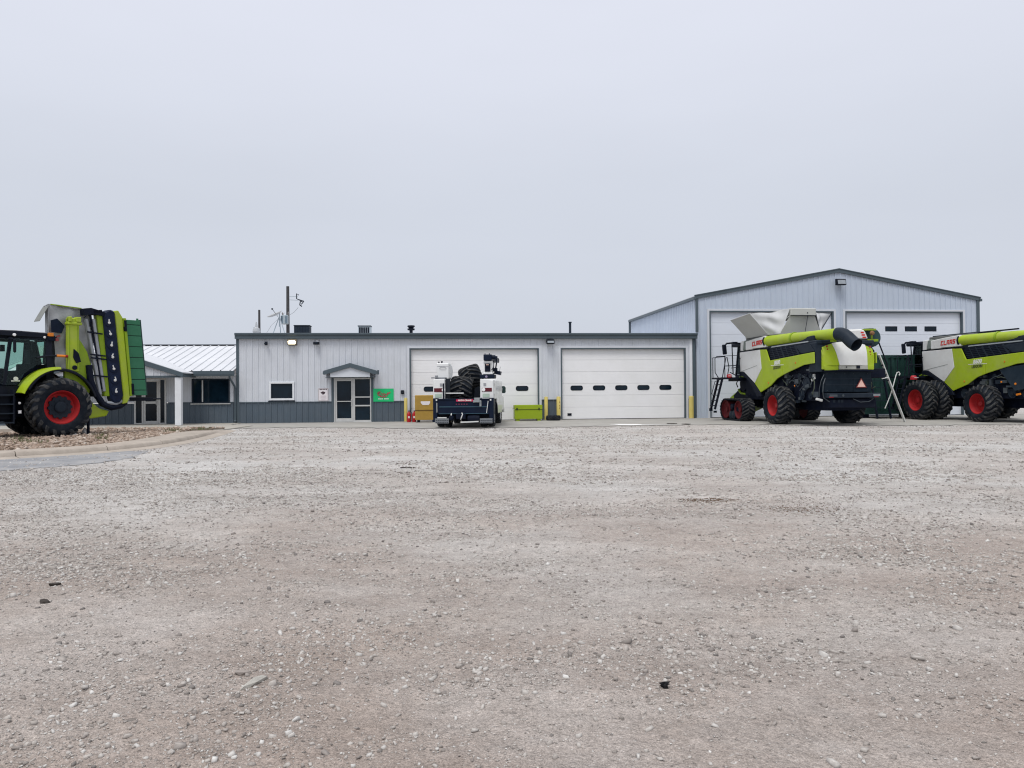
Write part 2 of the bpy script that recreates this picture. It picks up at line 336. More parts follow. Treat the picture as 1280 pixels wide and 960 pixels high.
gravel_m = gravel_material('gravel_surface'); stone_m = gravel_material('loose_stone', True)
def npmesh(name, v, f, mat, smooth=False):
    me = bpy.data.meshes.new(name); k_ = f.shape[1]
    me.vertices.add(len(v)); me.vertices.foreach_set('co', v.astype(np.float32).ravel())
    me.loops.add(f.size); me.loops.foreach_set('vertex_index', f.astype(np.int32).ravel())
    me.polygons.add(len(f)); me.polygons.foreach_set('loop_start', (np.arange(len(f)) * k_).astype(np.int32))
    if smooth: me.polygons.foreach_set('use_smooth', np.ones(len(f), bool))
    me.materials.append(mat); me.update(); me.validate(); return link(name, me)
def axis_pts(lo, hi, c0, c1, d0, grow):
    p = list(np.arange(c0, c1, d0)); d = d0; x = c1
    while x < hi: p.append(x); d *= grow; x += d
    p.append(hi); d = d0; x = c0
    while x > lo: d *= grow; x -= d; p.insert(0, max(x, lo))
    return np.array(sorted(set(np.round(p, 4))))
gx = axis_pts(-3000, 3000, -5, 5, .05, 1.045); gy = axis_pts(-2500, 3500, 1.5, 8, .045, 1.035)
GX, GY = np.meshgrid(gx, gy); GZ = relief(GX, GY); nx, ny = len(gx), len(gy)
idx = np.arange(nx * ny).reshape(ny, nx)
quads = np.stack([idx[:-1, :-1], idx[:-1, 1:], idx[1:, 1:], idx[1:, :-1]], -1).reshape(-1, 4)
tag(npmesh('gravel_lot', np.stack([GX, GY, GZ], -1).reshape(-1, 3), quads, gravel_m, True), kind='structure')

KERB = [(-22.0, 9.4), (-16.5, 14.6), (-13.4, 17.6), (-12.2, 18.85), (-11.2, 20.0), (-10.62, 21.2), (-10.42, 22.8), (-10.55, 25.0), (-10.95, 27.6), (-11.35, 29.6), (-11.75, 31.4)]
def dense(P, n=6):
    P = [Vector(p) for p in P]; out = []
    for i in range(len(P) - 1):
        a, b, c, d = P[max(i - 1, 0)], P[i], P[i + 1], P[min(i + 2, len(P) - 1)]
        for j in range(n):
            t = j / n; out.append(.5 * ((2 * b) + (c - a) * t + (2 * a - 5 * b + 4 * c - d) * t * t + (3 * b - a - 3 * c + d) * t ** 3))
    return out + [P[-1]]
KP = dense(KERB)
def offs(P, d):
    o = []
    for i, p in enumerate(P):
        t = (P[min(i + 1, len(P) - 1)] - P[max(i - 1, 0)]).normalized(); o.append(p + Vector((t.y, -t.x)) * d)
    return o
def inside(poly, x, y):
    r_ = np.zeros(np.shape(x), bool); n_ = len(poly)
    for i in range(n_):
        x0, y0 = poly[i]; x1, y1 = poly[(i + 1) % n_]
        c_ = ((y0 > y) != (y1 > y)) & (x < (x1 - x0) * (y - y0) / ((y1 - y0) or 1e-9) + x0); r_ ^= c_
    return r_
def ragged(P, amp, step=.3, seed=1):
    out = []; rr = random.Random(seed)
    for i in range(len(P)):
        a = Vector(P[i]); b = Vector(P[(i + 1) % len(P)]); n_ = max(1, int((b - a).length / step))
        for j in range(n_): q = a.lerp(b, j / n_); out.append((q.x + rr.uniform(-amp, amp), q.y + rr.uniform(-amp, amp)))
    return out
def sheet(name, poly, z, mat, kind='structure', th=None):
    m = MB(); n_ = len(poly); tri = tessellate_polygon([[Vector((p[0], p[1], 0)) for p in poly]])
    if th: m.prism(poly, 'z', z - th, z)
    else: m.add([(p[0], p[1], z) for p in poly], [tuple(t) for t in tri])
    o = m.build(name, mat); 
    return tag(o, kind=kind)
YAW = R(6); BO = Vector((0, 39.8, 0)); BU = Vector((math.cos(YAW), math.sin(YAW), 0)); BN = Vector((-math.sin(YAW), math.cos(YAW), 0))
def bw(a, b=0, z=0): p = BO + BU * a + BN * b; return (p.x, p.y, z)
apron_m = pm('apron_concrete', (.335, .325, .305), .9, var=.14, scale=1.2, bump=.25, bscale=30, dirt=(.24, .225, .20), dfac=.6, dscale=.45, spec=.2)
walk_m = pm('sidewalk_concrete', (.36, .345, .31), .9, var=.1, scale=1.5, bump=.2, bscale=30, dirt=(.29, .27, .24), dfac=.5, dscale=.7, spec=.2)
asph_m = pm('drive_asphalt', (.235, .24, .255), .9, var=.16, scale=1.5, bump=.4, bscale=70, dirt=(.42, .41, .40), dfac=.8, dscale=.9, spec=.15)
front = [(-12.4, 33.2), (-9, 33.6), (-5.5, 32.3), (-2, 31.6), (1.5, 32.2), (5, 33.0), (8.9, 33.4), (12, 32.2), (16, 31.2), (22, 31.8), (30, 33.0)]
rr = random.Random(3); fr_d = []
for i in range(len(front) - 1):
    for j in range(14):
        a, b = front[i], front[i + 1]; t = j / 14; fr_d.append((a[0] + (b[0] - a[0]) * t + rr.uniform(-.12, .12), a[1] + (b[1] - a[1]) * t + rr.uniform(-.35, .35)))
APRON = fr_d + [bw(31, -1)[:2], bw(31, .6)[:2], bw(-14.2, .6)[:2], bw(-14.2, -4.5)[:2]]
sheet('concrete_apron', APRON, .006, apron_m)
sheet('sidewalk', [(-30, 32.2), (-11.9, 31.6), (-11.9, 35.2), bw(-13.6, -2.2)[:2], bw(-13.6, .6)[:2], bw(-30, .6)[:2]], .030, walk_m, th=.2)
DRIVE = ragged([(-24, 6), (-13.5, 12.6), (-11.2, 14.9), (-10.0, 16.0), (-9.3, 17.2), (-9.2, 18.6), (-9.6, 20.4), (-10.6, 20.8), (-13.4, 17.6), (-22.0, 9.4)], .12, .09, 5)
sheet('drive', DRIVE, -.0035, asph_m)
# kerb in cast segments
kerb = bpy.data.objects.new('kerb', None); COL.objects.link(kerb); tag(kerb, kind='structure')
seg = 9
for i in range(0, len(KP) - 1, seg):
    P = KP[i:i + seg + 1]
    if len(P) < 2: continue
    m = MB(); vs = []; fs = []; prof = [(.46, -.006), (.05, .026), (.02, .11), (-.04, .145), (-1.0, .135), (-1.02, .0)]
    for j, p in enumerate(P):
        gi = i + j; t = (KP[min(gi + 1, len(KP) - 1)] - KP[max(gi - 1, 0)]).normalized(); nn = Vector((t.y, -t.x)); tp = min(1, (len(KP) - 1 - gi) / 14 + .12); wk = .64 + .62 * gi / (len(KP) - 1)
        sh = (.012 if j == 0 else -.012 if j == len(P) - 1 else 0)
        vs += [(p.x + nn.x * (d * wk if d < -.5 else d) + t.x * sh, p.y + nn.y * (d * wk if d < -.5 else d) + t.y * sh, z * (tp if z > .03 else 1)) for d, z in prof]
    K = len(prof)
    for j in range(len(P) - 1):
        for q in range(K - 1): fs.append((j * K + q, j * K + q + 1, (j + 1) * K + q + 1, (j + 1) * K + q))
    fs.append(tuple(range(K))); fs.append(tuple((len(P) - 1) * K + q for q in range(K))[::-1])
    m.add(vs, fs); m.build('kerb_segment', conc_m, kerb, smooth=True, ang=50)
def kw(i): return .62 + .62 * i / (len(KP) - 1)
inner = [(a.x + (b.x - a.x) * kw(i), a.y + (b.y - a.y) * kw(i)) for i, (a, b) in enumerate(zip(KP, offs(KP, -1.0)))]
BED = inner + [(-11.95, 31.9), (-30, 32.3), (-34, 20)]
bed_m = pm('bed_soil', (.20, .165, .135), .95, var=.25, scale=4, bump=.6, bscale=12)
sheet('planting_bed', BED, .09, bed_m, th=.15)

# loose stones: real geometry, one object (nobody could count them)
ICO = None
def ico():
    bm = bmesh.new(); bmesh.ops.create_icosphere(bm, subdivisions=1, radius=1); v = np.array([x.co[:] for x in bm.verts]); f = np.array([[q.index for q in x.verts] for x in bm.faces]); bm.free(); return v, f
OCT = (np.array([(1, 0, 0), (0, 1, 0), (-1, 0, 0), (0, -1, 0), (.1, .1, 1), (0, 0, -1.)]), np.array([(0, 1, 4), (1, 2, 4), (2, 3, 4), (3, 0, 4), (1, 0, 5), (2, 1, 5), (3, 2, 5), (0, 3, 5)]))
CUB = (np.array([(-1, -1, -1), (1, -1, -1), (1, 1, -1), (-1, 1, -1), (-.8, -.8, 1), (.8, -.8, 1), (.8, .8, 1), (-.8, .8, 1.)]) * .72, np.array([(0, 2, 1), (0, 3, 2), (4, 5, 6), (4, 6, 7), (0, 1, 5), (0, 5, 4), (1, 2, 6), (1, 6, 5), (2, 3, 7), (2, 7, 6), (3, 0, 4), (3, 4, 7)]))
def stones(px, py, pz, sz, g, base, flat=(.35, .8)):
    bv, bf = base; n_ = len(px); K = len(bv)
    v = np.repeat(bv[None], n_, 0) * (1 + g.uniform(-.34, .34, (n_, K, 1))) + g.uniform(-.16, .16, (n_, K, 3))
    v *= np.stack([g.uniform(.8, 1.6, n_), g.uniform(.55, 1.0, n_), g.uniform(*flat, n_)], -1)[:, None]
    tl = g.uniform(-.45, .45, n_); c_, s_ = np.cos(tl)[:, None], np.sin(tl)[:, None]
    x, z = v[..., 0] * c_ - v[..., 2] * s_, v[..., 0] * s_ + v[..., 2] * c_
    a = g.uniform(0, 6.283, n_); c_, s_ = np.cos(a)[:, None], np.sin(a)[:, None]; y = v[..., 1]
    v = np.stack([x * c_ - y * s_, x * s_ + y * c_, z], -1) * sz[:, None, None] + np.stack([px, py, pz + sz * .18], -1)[:, None]
    f = bf[None] + (np.arange(n_) * K)[:, None, None]
    return v.reshape(-1, 3), f.reshape(-1, 3)
g = np.random.default_rng(11)
def scatter(n_, y0, y1, power, smin, smax, base, grow=0.):
    u = g.random(n_); py = (y0 ** power + (y1 ** power - y0 ** power) * u) ** (1 / power)
    px = g.uniform(-1, 1, n_) * (py * .70 + 1.6)
    cl = vnoise(px * .55 + py * .3, py * .9, 21) * .6 + vnoise(px * 2.3, py * 2.9, 22) * .4
    ok = (g.random(n_) < np.clip((cl - .34) * 3.0, .14, 1)) & ~inside(APRON, px, py) & ~inside([(p.x, p.y) for p in offs(KP, .5)] + [(-12, 33), (-40, 33), (-40, 5)], px, py)
    ok &= ~(inside(DRIVE, px, py) & (g.random(n_) < .5))
    px, py = px[ok], py[ok]; sz = smin * (smax / smin) ** (g.random(len(px)) ** 2.2) * (1 + grow * py)
    return stones(px, py, relief(px, py), sz, g, base)
V, F, off = [], [], 0
for a in ((125000, 2.2, 7.5, 1.7, .0026, .0085, OCT), (30000, 2.2, 7.5, 1.6, .006, .019, CUB), (900, 2.2, 9, 1.3, .016, .032, CUB), (110000, 6.5, 16, 1.5, .006, .019, OCT), (16000, 6.5, 16, 1.5, .012, .026, CUB), (95000, 13, 34.5, 1.35, .011, .034, CUB)):
    v, f = scatter(*a); V.append(v); F.append(f + off); off += len(v)
tag(npmesh('gravel_stones', np.concatenate(V), np.concatenate(F), stone_m), 'loose grey crushed stone scattered over the lot', 'gravel', kind='stuff')
cv, cf, co_ = [], [], 0
for cx, cy, rx, ry, n_ in ((2.72, 10.75, .20, .12, 900), (2.8, 10.75, .45, .10, 90), (3.62, 9.9, .28, .18, 520), (12.0, 31.2, 1.6, .35, 500)):
    px = cx + g.normal(0, rx, n_); py = cy + g.normal(0, ry, n_); v, f = stones(px, py, relief(px, py), .004 * 3 ** g.random(n_), g, OCT); cv.append(v); cf.append(f + co_); co_ += len(v)
tag(npmesh('soil_crumbs', np.concatenate(cv), np.concatenate(cf), pm('brown_soil', (.125, .08, .05), .95, var=.4, scale=30, spec=.1)), 'brown soil crumbs dropped in patches on the grey gravel', 'soil', kind='stuff')
# rocks in the planting bed
def bedrock_mat():
    m = gravel_material('bed_rock', True)
    for x in m.node_tree.nodes:
        if x.type == 'VALTORGB' and len(x.color_ramp.elements) > 3:
            for el, c_ in zip(x.color_ramp.elements, ((.17, .125, .095), (.26, .19, .145), (.33, .25, .20), (.40, .32, .26), (.46, .38, .32), (.58, .52, .46))): el.color = c_ + (1,)
    return m
n_ = 9000; px = g.uniform(-19, -10.4, n_); py = g.uniform(15, 32, n_); ok = inside(BED, px, py); px, py = px[ok], py[ok]
v, f = stones(px, py, np.full(len(px), .085) + g.uniform(-.01, .02, len(px)), .035 * 2.6 ** g.random(len(px)), g, ico())
tag(npmesh('bed_rocks', v, f, bedrock_mat()), 'tan and pinkish river rock filling the kerbed bed', 'rocks', kind='stuff')
weed_m = pm('weed_green', (.10, .12, .045), .8, var=.3, scale=8)
mw = MB(); wr = random.Random(5)
for cx, cy in ((-14.6, 23.0), (-13.8, 22.4), (-15.6, 24.4), (-13.0, 24.4), (-12.6, 28.4), (-12.9, 29.3), (-13.9, 25.8), (-16.4, 23.4), (-12.2, 30.2)):
    for q in range(46):
        x = cx + wr.gauss(0, .16); y = cy + wr.gauss(0, .16); a = wr.uniform(0, 6.28); h_ = wr.uniform(.05, .16); w = .012
        dx, dy = math.cos(a) * w, math.sin(a) * w; lx, ly = wr.uniform(-.06, .06), wr.uniform(-.06, .06)
        mw.add([(x - dx, y - dy, .1), (x + dx, y + dy, .1), (x + lx, y + ly, .12 + h_)], [(0, 1, 2)])
tag(mw.build('weeds', weed_m), 'small dry green weeds among the bed rocks', 'weeds', kind='stuff')
# ================================================================ buildings (local x along the front wall, y into the building, z up)
def rib_profile(x0, x1):
    """x stations and depth of a ribbed steel sheet between x0 and x1 (ribs on a .305 m grid, two low stiffeners between)"""
    st = []
    k_ = math.floor(x0 / .305) - 1
    while k_ * .305 < x1 + .4:
        b = k_ * .305
        for dx, h in ((0, 0), (.014, .034), (.048, .034), (.062, 0), (.125, 0), (.133, .007), (.152, .007), (.160, 0), (.208, 0), (.216, .007), (.235, .007), (.243, 0)): st.append((b + dx, h))
        k_ += 1
    def hh(x):
        for i in range(len(st) - 1):
            if st[i][0] <= x <= st[i + 1][0]:
                t = (x - st[i][0]) / (st[i + 1][0] - st[i][0] or 1); return st[i][1] + (st[i + 1][1] - st[i][1]) * t
        return 0
    return [(x0, hh(x0))] + [(x, h) for x, h in st if x0 + .004 < x < x1 - .004] + [(x1, hh(x1))]
def siding(parent, x0, x1, z0, ztop, mat, name, M=None, proud=0., jit=0.):
    pr = rib_profile(x0, x1); m = MB(M); zt = ztop if callable(ztop) else (lambda x: ztop)
    vs = []
    for x, h in pr: vs += [(x, -h - proud - jit, z0), (x, -h - proud - jit, zt(x))]
    m.add(vs, [(2 * i, 2 * i + 2, 2 * i + 3, 2 * i + 1) for i in range(len(pr) - 1)])
    return m.build(name, mat, parent)
def wall(parent, x0, x1, bands, openings, M=None, pitch=.915, thick=.12):
    """bands [(z0, ztop, material, name, proud)], openings [(x0,x1,z0,z1)]; one object per sheet"""
    cuts = {x0, x1}
    k_ = math.ceil((x0 + .02) / pitch)
    while k_ * pitch < x1 - .02: cuts.add(k_ * pitch); k_ += 1
    for o in openings:
        for q in o[:2]:
            if x0 < q < x1: cuts.add(q)
    cuts = sorted(cuts); back = MB(M); jr = random.Random(9)
    for a, b in zip(cuts[:-1], cuts[1:]):
        if b - a < .003: continue
        for z0, zt, mat, name, proud in bands:
            f = zt if callable(zt) else (lambda x, z=zt: z)
            iv = [(z0, None)]; top = min(f(a), f(b))
            for ox0, ox1, oz0, oz1 in openings:
                if ox0 - .001 <= a and b <= ox1 + .001:
                    nv = []
                    for lo, hi in iv:
                        H_ = top if hi is None else hi
                        if oz1 <= lo or oz0 >= H_: nv.append((lo, hi)); continue
                        if oz0 > lo + .01: nv.append((lo, oz0))
                        if oz1 < H_ - .01: nv.append((oz1, hi))
                    iv = nv
            for lo, hi in iv:
                siding(parent, a, b, lo, f if hi is None else hi, mat, name, M, proud, jr.uniform(0, .003))
                back.prism([(a, lo), (b, lo), (b, f(b) - .01 if hi is None else hi), (a, f(a) - .01 if hi is None else hi)], 'y', .006, thick)
    back.build('wall_backing', trimw_m, parent)
def frame_ring(m, x0, x1, z0, z1, w, y0, y1):
    m.box(x0, x1, y0, y1, z1 - w, z1); m.box(x0, x1, y0, y1, z0, z0 + w); m.box(x0, x0 + w, y0, y1, z0 + w, z1 - w); m.box(x1 - w, x1, y0, y1, z0 + w, z1 - w)
def garage_door(parent, x0, x1, zt, nsec, wins, wz, ww, wh, mat, label, wr_=.1, handle=False, z0=.03):
    """sectional door set back in its opening; each section and each window its own piece"""
    d = part_empty('garage_door', parent); d['label'] = label
    h = (zt - z0) / nsec
    for i in range(nsec):
        a = z0 + i * h
        m = MB(); m.box(x0, x1, .125, .165, a + .004, a + h - .004)
        for k_ in range(1, 4): m.box(x0 + .02, x1 - .02, .1225, .1255, a + h * k_ / 4 - .004, a + h * k_ / 4 + .004)
        m.build('door_section', mat, d, bevel=.006)
    for wx in wins:
        pts = [(wx + p, wz + q) for p, q in rounded(ww, wh, wr_)]; ip = [(wx + p, wz + q) for p, q in rounded(ww - .07, wh - .07, max(.02, wr_ - .03))]
        m = MB(); n = len(pts); vs = [(p[0], .112, p[1]) for p in pts] + [(p[0], .112, p[1]) for p in ip] + [(p[0], .126, p[1]) for p in pts] + [(p[0], .126, p[1]) for p in ip]
        fs = []
        for i in range(n):
            j = (i + 1) % n; fs += [(i, j, n + j, n + i), (i, j, 2 * n + j, 2 * n + i), (n + i, n + j, 3 * n + j, 3 * n + i)]
        m.add(vs, fs); m.build('window_frame', black_m, d)
        MB().prism([(wx + p, wz + q) for p, q in rounded(ww - .06, wh - .06, max(.02, wr_ - .03))], 'y', .118, .1245).build('window_pane', glass_m, d)
    if handle: MB().box(handle, handle + .22, .10, .126, .20, .33).build('pull_handle', black_m, d, bevel=.01)
    MB().box(x0, x1, .11, .15, .0, z0 + .003).build('bottom_seal', black_m, d)
    m = MB()   # jambs and head lining the opening
    m.box(x0 - .002, x0 + .07, -.042, .124, .004, zt); m.box(x1 - .07, x1 + .002, -.042, .124, .004, zt); m.box(x0 + .07, x1 - .07, -.042, .124, zt - .06, zt + .002)
    m.build('door_jamb', trim_m, parent, bevel=.006)
    m = MB()   # white outer casing on the wall face
    m.box(x0 - .12, x0 - .003, -.046, .004, .0, zt + .10); m.box(x1 + .003, x1 + .12, -.046, .004, .0, zt + .10); m.box(x0 - .003, x1 + .003, -.046, .004, zt + .003, zt + .10)
    m.build('door_casing', siding_m, parent, bevel=.004)
    return d
def building(name, label, org=(0, 0)):
    p = bw(*org); return thing(name, label, 'building', (p[0], p[1], 0), YAW)

# ---------------------------------------------------------------- the low shop
shop = building('shop_building', 'long low white ribbed shop with grey wainscot and two wide white garage doors')
XL, XR = -13.81, 9.77
G1, G2 = (-5.26, 1.42), (2.56, 9.28); GT = 3.74
DO = (-9.06, -7.20, .0, 2.24)
wall(shop, XL, XR, [(0.0, 1.03, wain_m, 'wainscot_panel', .004), (1.06, 4.28, siding_m, 'siding_panel', 0.)],
     [(G1[0] - .003, G1[1] + .003, 0, GT), (G2[0] - .003, G2[1] + .003, 0, GT), DO, (-12.24, -11.02, 1.15, 2.06)])
MB().box(XL + .12, DO[0] - .13, -.045, 0, 1.028, 1.065).build('wainscot_trim', trim_m, shop)
MB().box(DO[1] + .13, G1[0] - .13, -.045, 0, 1.028, 1.065).build('wainscot_trim', trim_m, shop)
MB().box(G1[1] + .13, G2[0] - .13, -.045, 0, 1.028, 1.065).build('wainscot_trim', trim_m, shop)
garage_door(shop, *G1, GT, 6, [-4.22 + i * 1.19 for i in range(5)], 1.65, .66, .26, door_m, 'white sectional door behind the service truck', .11)
garage_door(shop, *G2, GT, 6, [3.42 + i * 1.195 for i in range(5)], 1.65, .66, .26, door_m, 'white sectional door with five unobstructed oval windows', .11, handle=2.92)
m = MB(); m.prism([(-.20, 4.22), (-.20, 4.36), (-.26, 4.43), (-.26, 4.51), (-.02, 4.51), (.02, 4.47), (.02, 4.22)], 'x', XL - .06, XR + .10); m.build('fascia', trim_m, shop, bevel=.008)
m = MB(); m.box(XL - .03, XL + .11, -.05, .05, 0, 4.217); m.build('corner_trim', trim_m, shop, bevel=.006)
m = MB(); m.box(XR - .13, XR + .035, -.05, .05, 0, 4.217); m.build('corner_trim', trim_m, shop, bevel=.006)
m = MB(); m.box(XR - .27, XR - .135, -.045, 0, 0, 4.215); m.build('corner_trim', trimw_m, shop, bevel=.006)
m = MB(); m.box(XL, XL + .1, .06, 14, 0, 4.3); m.box(XR - .1, XR, .13, 14, 0, 4.3); m.box(XL, XR, 13.9, 14, 0, 4.3); m.build('outer_wall', siding_m, shop)
m = MB(); m.prism([(.03, 4.36), (14.1, 4.30), (14.1, 4.40), (.03, 4.46)], 'x', XL - .05, XR + .05); m.build('roof', roofw_m, shop)
# small window
w0, w1, z0, z1 = -12.24, -11.02, 1.15, 2.06
wf = MB(); frame_ring(wf, w0 - .01, w1 + .01, z0 - .01, z1 + .01, .095, -.06, .02); wf = wf.build('window', trimw_m, shop, bevel=.008)
fr = MB(); frame_ring(fr, w0 + .085, w1 - .085, z0 + .085, z1 - .085, .045, -.035, .03); fr.build('window_frame', darkgrey_m, wf)
MB().box(w0 + .12, w1 - .12, .01, .02, z0 + .12, z1 - .12).build('window_pane', glass_m, wf)
MB().box(w0 - .05, w1 + .05, -.075, .0, z0 - .075, z0 - .032).build('window_sill', darkgrey_m, wf)
# entry door with sidelight
ed = part_empty('entry_door', shop)
x0, x1, zt = DO[0], DO[1], DO[3]; xm = -8.06
fr = MB(); fr.box(x0, x0 + .06, -.03, .06, .0, zt); fr.box(x1 - .06, x1, -.03, .06, 0, zt); fr.box(xm - .05, xm + .05, -.03, .06, .0, zt - .06); fr.box(x0 + .06, x1 - .06, -.03, .06, zt - .06, zt)
fr.box(xm + .05, x1 - .06, -.03, .06, 1.24, 1.30); fr.box(xm + .05, x1 - .06, -.03, .06, .80, .87); fr.box(xm + .05, x1 - .06, -.03, .06, .02, .10)
fr.build('door_frame', alu_m, ed, bevel=.004)
lf = MB(); frame_ring(lf, x0 + .065, xm - .055, .03, zt - .065, .085, -.01, .045); lf.box(x0 + .15, xm - .14, -.01, .045, .115, .20); lf.box(x0 + .15, xm - .14, -.045, -.03, 1.04, 1.08); lf.build('door_leaf', alu_m, ed, bevel=.004)
MB().box(x0 + .15, xm - .14, .012, .022, .20, zt - .15).build('door_pane', glass_m, ed)
for za, zb in ((.10, .80), (.87, 1.24), (1.30, zt - .06)): MB().box(xm + .05, x1 - .06, .012, .022, za, zb).build('sidelight_pane', glass_m, ed)
hd = MB(); hd.tube([(xm - .115, -.02, .86), (xm - .115, -.08, .86), (xm - .115, -.08, 1.14), (xm - .115, -.02, 1.14)], .016); hd.box(xm - .15, xm - .08, -.02, -.008, .82, 1.18); hd.build('door_handle', alu_m, ed)
m = MB(); m.box(x0 - .12, x0 - .003, -.05, .02, 0, zt + .02); m.box(x1 + .003, x1 + .12, -.05, .02, 0, zt + .02); m.build('door_casing', trim_m, shop, bevel=.004)
m = MB(); m.box(x0 - .02, x1 + .02, -.25, .06, .004, .022); m.build('threshold', alu_m, shop)
# gabled canopy over the door
ca = part_empty('canopy', shop); cx, D_ = -8.19, -.62
m = MB()
for s in (-1, 1): m.prism([(cx, 2.98), (cx + s * 1.30, 2.60), (cx + s * 1.30, 2.50), (cx, 2.88)], 'y', D_, -.03)
m.build('canopy_roof', trim_m, ca)
m = MB()
for s in (-1, 1): m.prism([(cx, 2.955), (cx + s * 1.33, 2.565), (cx + s * 1.33, 2.41), (cx + s * 1.24, 2.40), (cx, 2.76)], 'y', D_ - .03, D_ + .03)
m.build('canopy_fascia', trim_m, ca, bevel=.006)
MB().prism([(cx - .98, 2.28), (cx + .98, 2.28), (cx + .98, 2.50), (cx, 2.79), (cx - .98, 2.50)], 'y', D_ + .06, D_ + .09).build('gable_panel', siding_m, ca)
m = MB(); m.box(cx - 1.22, cx + 1.22, D_ + .1, -.03, 2.26, 2.29); m.build('soffit', trim_m, ca)
m = MB(); m.box(cx + 1.34, cx + 1.43, D_ + .02, D_ + .12, 2.40, 2.62); m.build('gutter_end', trim_m, ca)
# roof things that belong to the roof
def vent_box(x, y, w, h, mat):
    m = MB(); zb = 4.42; m.box(x - w / 2, x + w / 2, y, y + .7, zb, zb + h); v = m.build('roof_vent', mat, shop, bevel=.02)
    m = MB(); n = 5
    for i in range(n): m.box(x - w / 2 + .05 + (w - .1) * i / n, x - w / 2 + .05 + (w - .1) * (i + .8) / n, y - .012, y + .01, zb + .30, zb + h - .06)
    m.build('vent_louver', black_m if mat is trafo_m else darkgrey_m, v)
    m = MB(); m.box(x - w / 2 - .02, x + w / 2 + .02, y - .03, y + .73, zb + h, zb + h + .04); m.build('vent_cap', darkgrey_m, v)
vent_box(-11.13, 3.0, .82, .72, darkgrey_m); vent_box(-7.78, 3.0, .68, .70, trafo_m)
m = MB(); m.lathe([(.09, 0), (.09, .50), (.19, .52), (.21, .60), (.12, .63), (.15, .66), (.21, .72), (.19, .78), (0, .80)], (-5.25, 3.2, 4.4), (0, 0, 1), 16); m.build('vent_cap_pipe', black_m, shop, smooth=True)
m = MB(); m.lathe([(.07, 0), (.07, .93), (.095, .94), (.095, 1.0), (.05, 1.0)], (3.66, 3.2, 4.4), (0, 0, 1), 12); m.build('vent_pipe', darkgrey_m, shop, smooth=True)

# ---------------------------------------------------------------- office wing with the white sheet roof and porch
off_ = building('office_building', 'low office wing with white ribbed roof, porch gable and dark window, left of shop')
OX0, OX1 = -25.0, XL - .035
wall(off_, OX0, OX1, [(0.0, 1.05, wain_m, 'wainscot_panel', .004), (1.08, 2.42, siding_m, 'siding_panel', 0.)], [(-15.98, -14.16, 1.02, 2.24), (-18.72, -17.2, 0, 2.28)])
MB().box(-17.1, OX1, -.045, 0, 1.048, 1.082).build('wainscot_trim', trim_m, off_)
# roof sheets: one per .61 m seam
RZ0, RY0, RZ1, RY1 = 2.62, -.55, 4.28, 6.3
k_ = OX0
while k_ < XL - .1:
    b = min(k_ + .457, XL - .06)
    m = MB()
    def rp_(x, up_, t): return (x, RY0 + (RY1 - RY0) * t, RZ0 + (RZ1 - RZ0) * t + up_)
    prof = [(k_, 0), (k_ + .01, .045), (k_ + .04, .045), (k_ + .055, 0), (b, 0)]
    m.add([rp_(x, u_, 0) for x, u_ in prof] + [rp_(x, u_, 1) for x, u_ in prof], [(i, i + 1, 6 + i, 5 + i) for i in range(4)])
    m.add([rp_(x, -.03, 0) for x in (k_, b)] + [rp_(x, -.03, 1) for x in (k_, b)], [(0, 1, 3, 2)])
    m.build('roof_sheet', roofw_m, off_); k_ = b
m = MB(); m.add([(OX0, RY1, RZ1), (XL - .06, RY1, RZ1), (XL - .06, 13, 2.6), (OX0, 13, 2.6)], [(0, 1, 2, 3)]); m.build('roof', roofw_m, off_)
m = MB(); m.prism([(6.1, RZ1 - .0), (6.3, RZ1 + .06), (6.5, RZ1 + .0)], 'x', OX0, XL - .06); m.build('ridge_cap', darkgrey_m, off_)
m = MB(); m.prism([(-.68, 2.62), (-.68, 2.46), (-.66, 2.36), (-.56, 2.36), (-.54, 2.585)], 'x', -15.72, XL + .02); m.build('gutter', trim_m, off_, bevel=.008)
m = MB(); m.box(-16.6, XL - .04, -.53, -.006, 2.40, 2.43); m.build('soffit', trimw_m, off_)
m = MB(); m.tube([(-14.02, -.60, 2.37), (-14.02, -.56, 2.26), (-13.90, -.14, 1.88), (-13.88, -.09, 1.75), (-13.88, -.09, .18), (-13.88, -.16, .09)], .052, 8); m.build('downspout', trim_m, off_, smooth=True)
# window
wo = MB(); frame_ring(wo, -15.98, -14.16, 1.02, 2.24, .07, -.05, .02); wo = wo.build('window', darkgrey_m, off_, bevel=.006)
m = MB(); m.box(-15.50, -15.44, -.035, .03, 1.09, 2.17); m.build('window_frame', alu_m, wo)
MB().box(-15.91, -15.50, .01, .02, 1.09, 2.17).build('window_pane', glass_m, wo); MB().box(-15.44, -14.23, .01, .02, 1.09, 2.17).build('window_pane', glass_m, wo)
MB().box(-16.03, -14.11, -.085, .0, .97, 1.018).build('window_sill', alu_m, wo)
# glazed door under the porch
dr = part_empty('entry_door', off_); m = MB(); frame_ring(m, -18.72, -17.2, 0.0, 2.28, .08, -.03, .06); m.box(-18.36, -18.28, -.03, .06, .08, 2.2); m.box(-17.56, -17.48, -.03, .06, .08, 2.2); m.build('door_frame', alu_m, dr)
m = MB(); frame_ring(m, -18.275, -17.565, .085, 2.19, .09, -.015, .045); m.box(-18.185, -17.655, -.015, .045, 1.02, 1.14); m.build('door_leaf', alu_m, dr, bevel=.004)
MB().box(-18.185, -17.655, .012, .022, 1.14, 2.10).build('door_pane', glass_m, dr); MB().box(-18.185, -17.655, .012, .022, .175, 1.02).build('door_pane', glass_m, dr)
MB().box(-18.64, -18.36, .012, .022, .08, 2.2).build('sidelight_pane', glass_m, dr); MB().box(-17.48, -17.28, .012, .022, .08, 2.2).build('sidelight_pane', glass_m, dr)
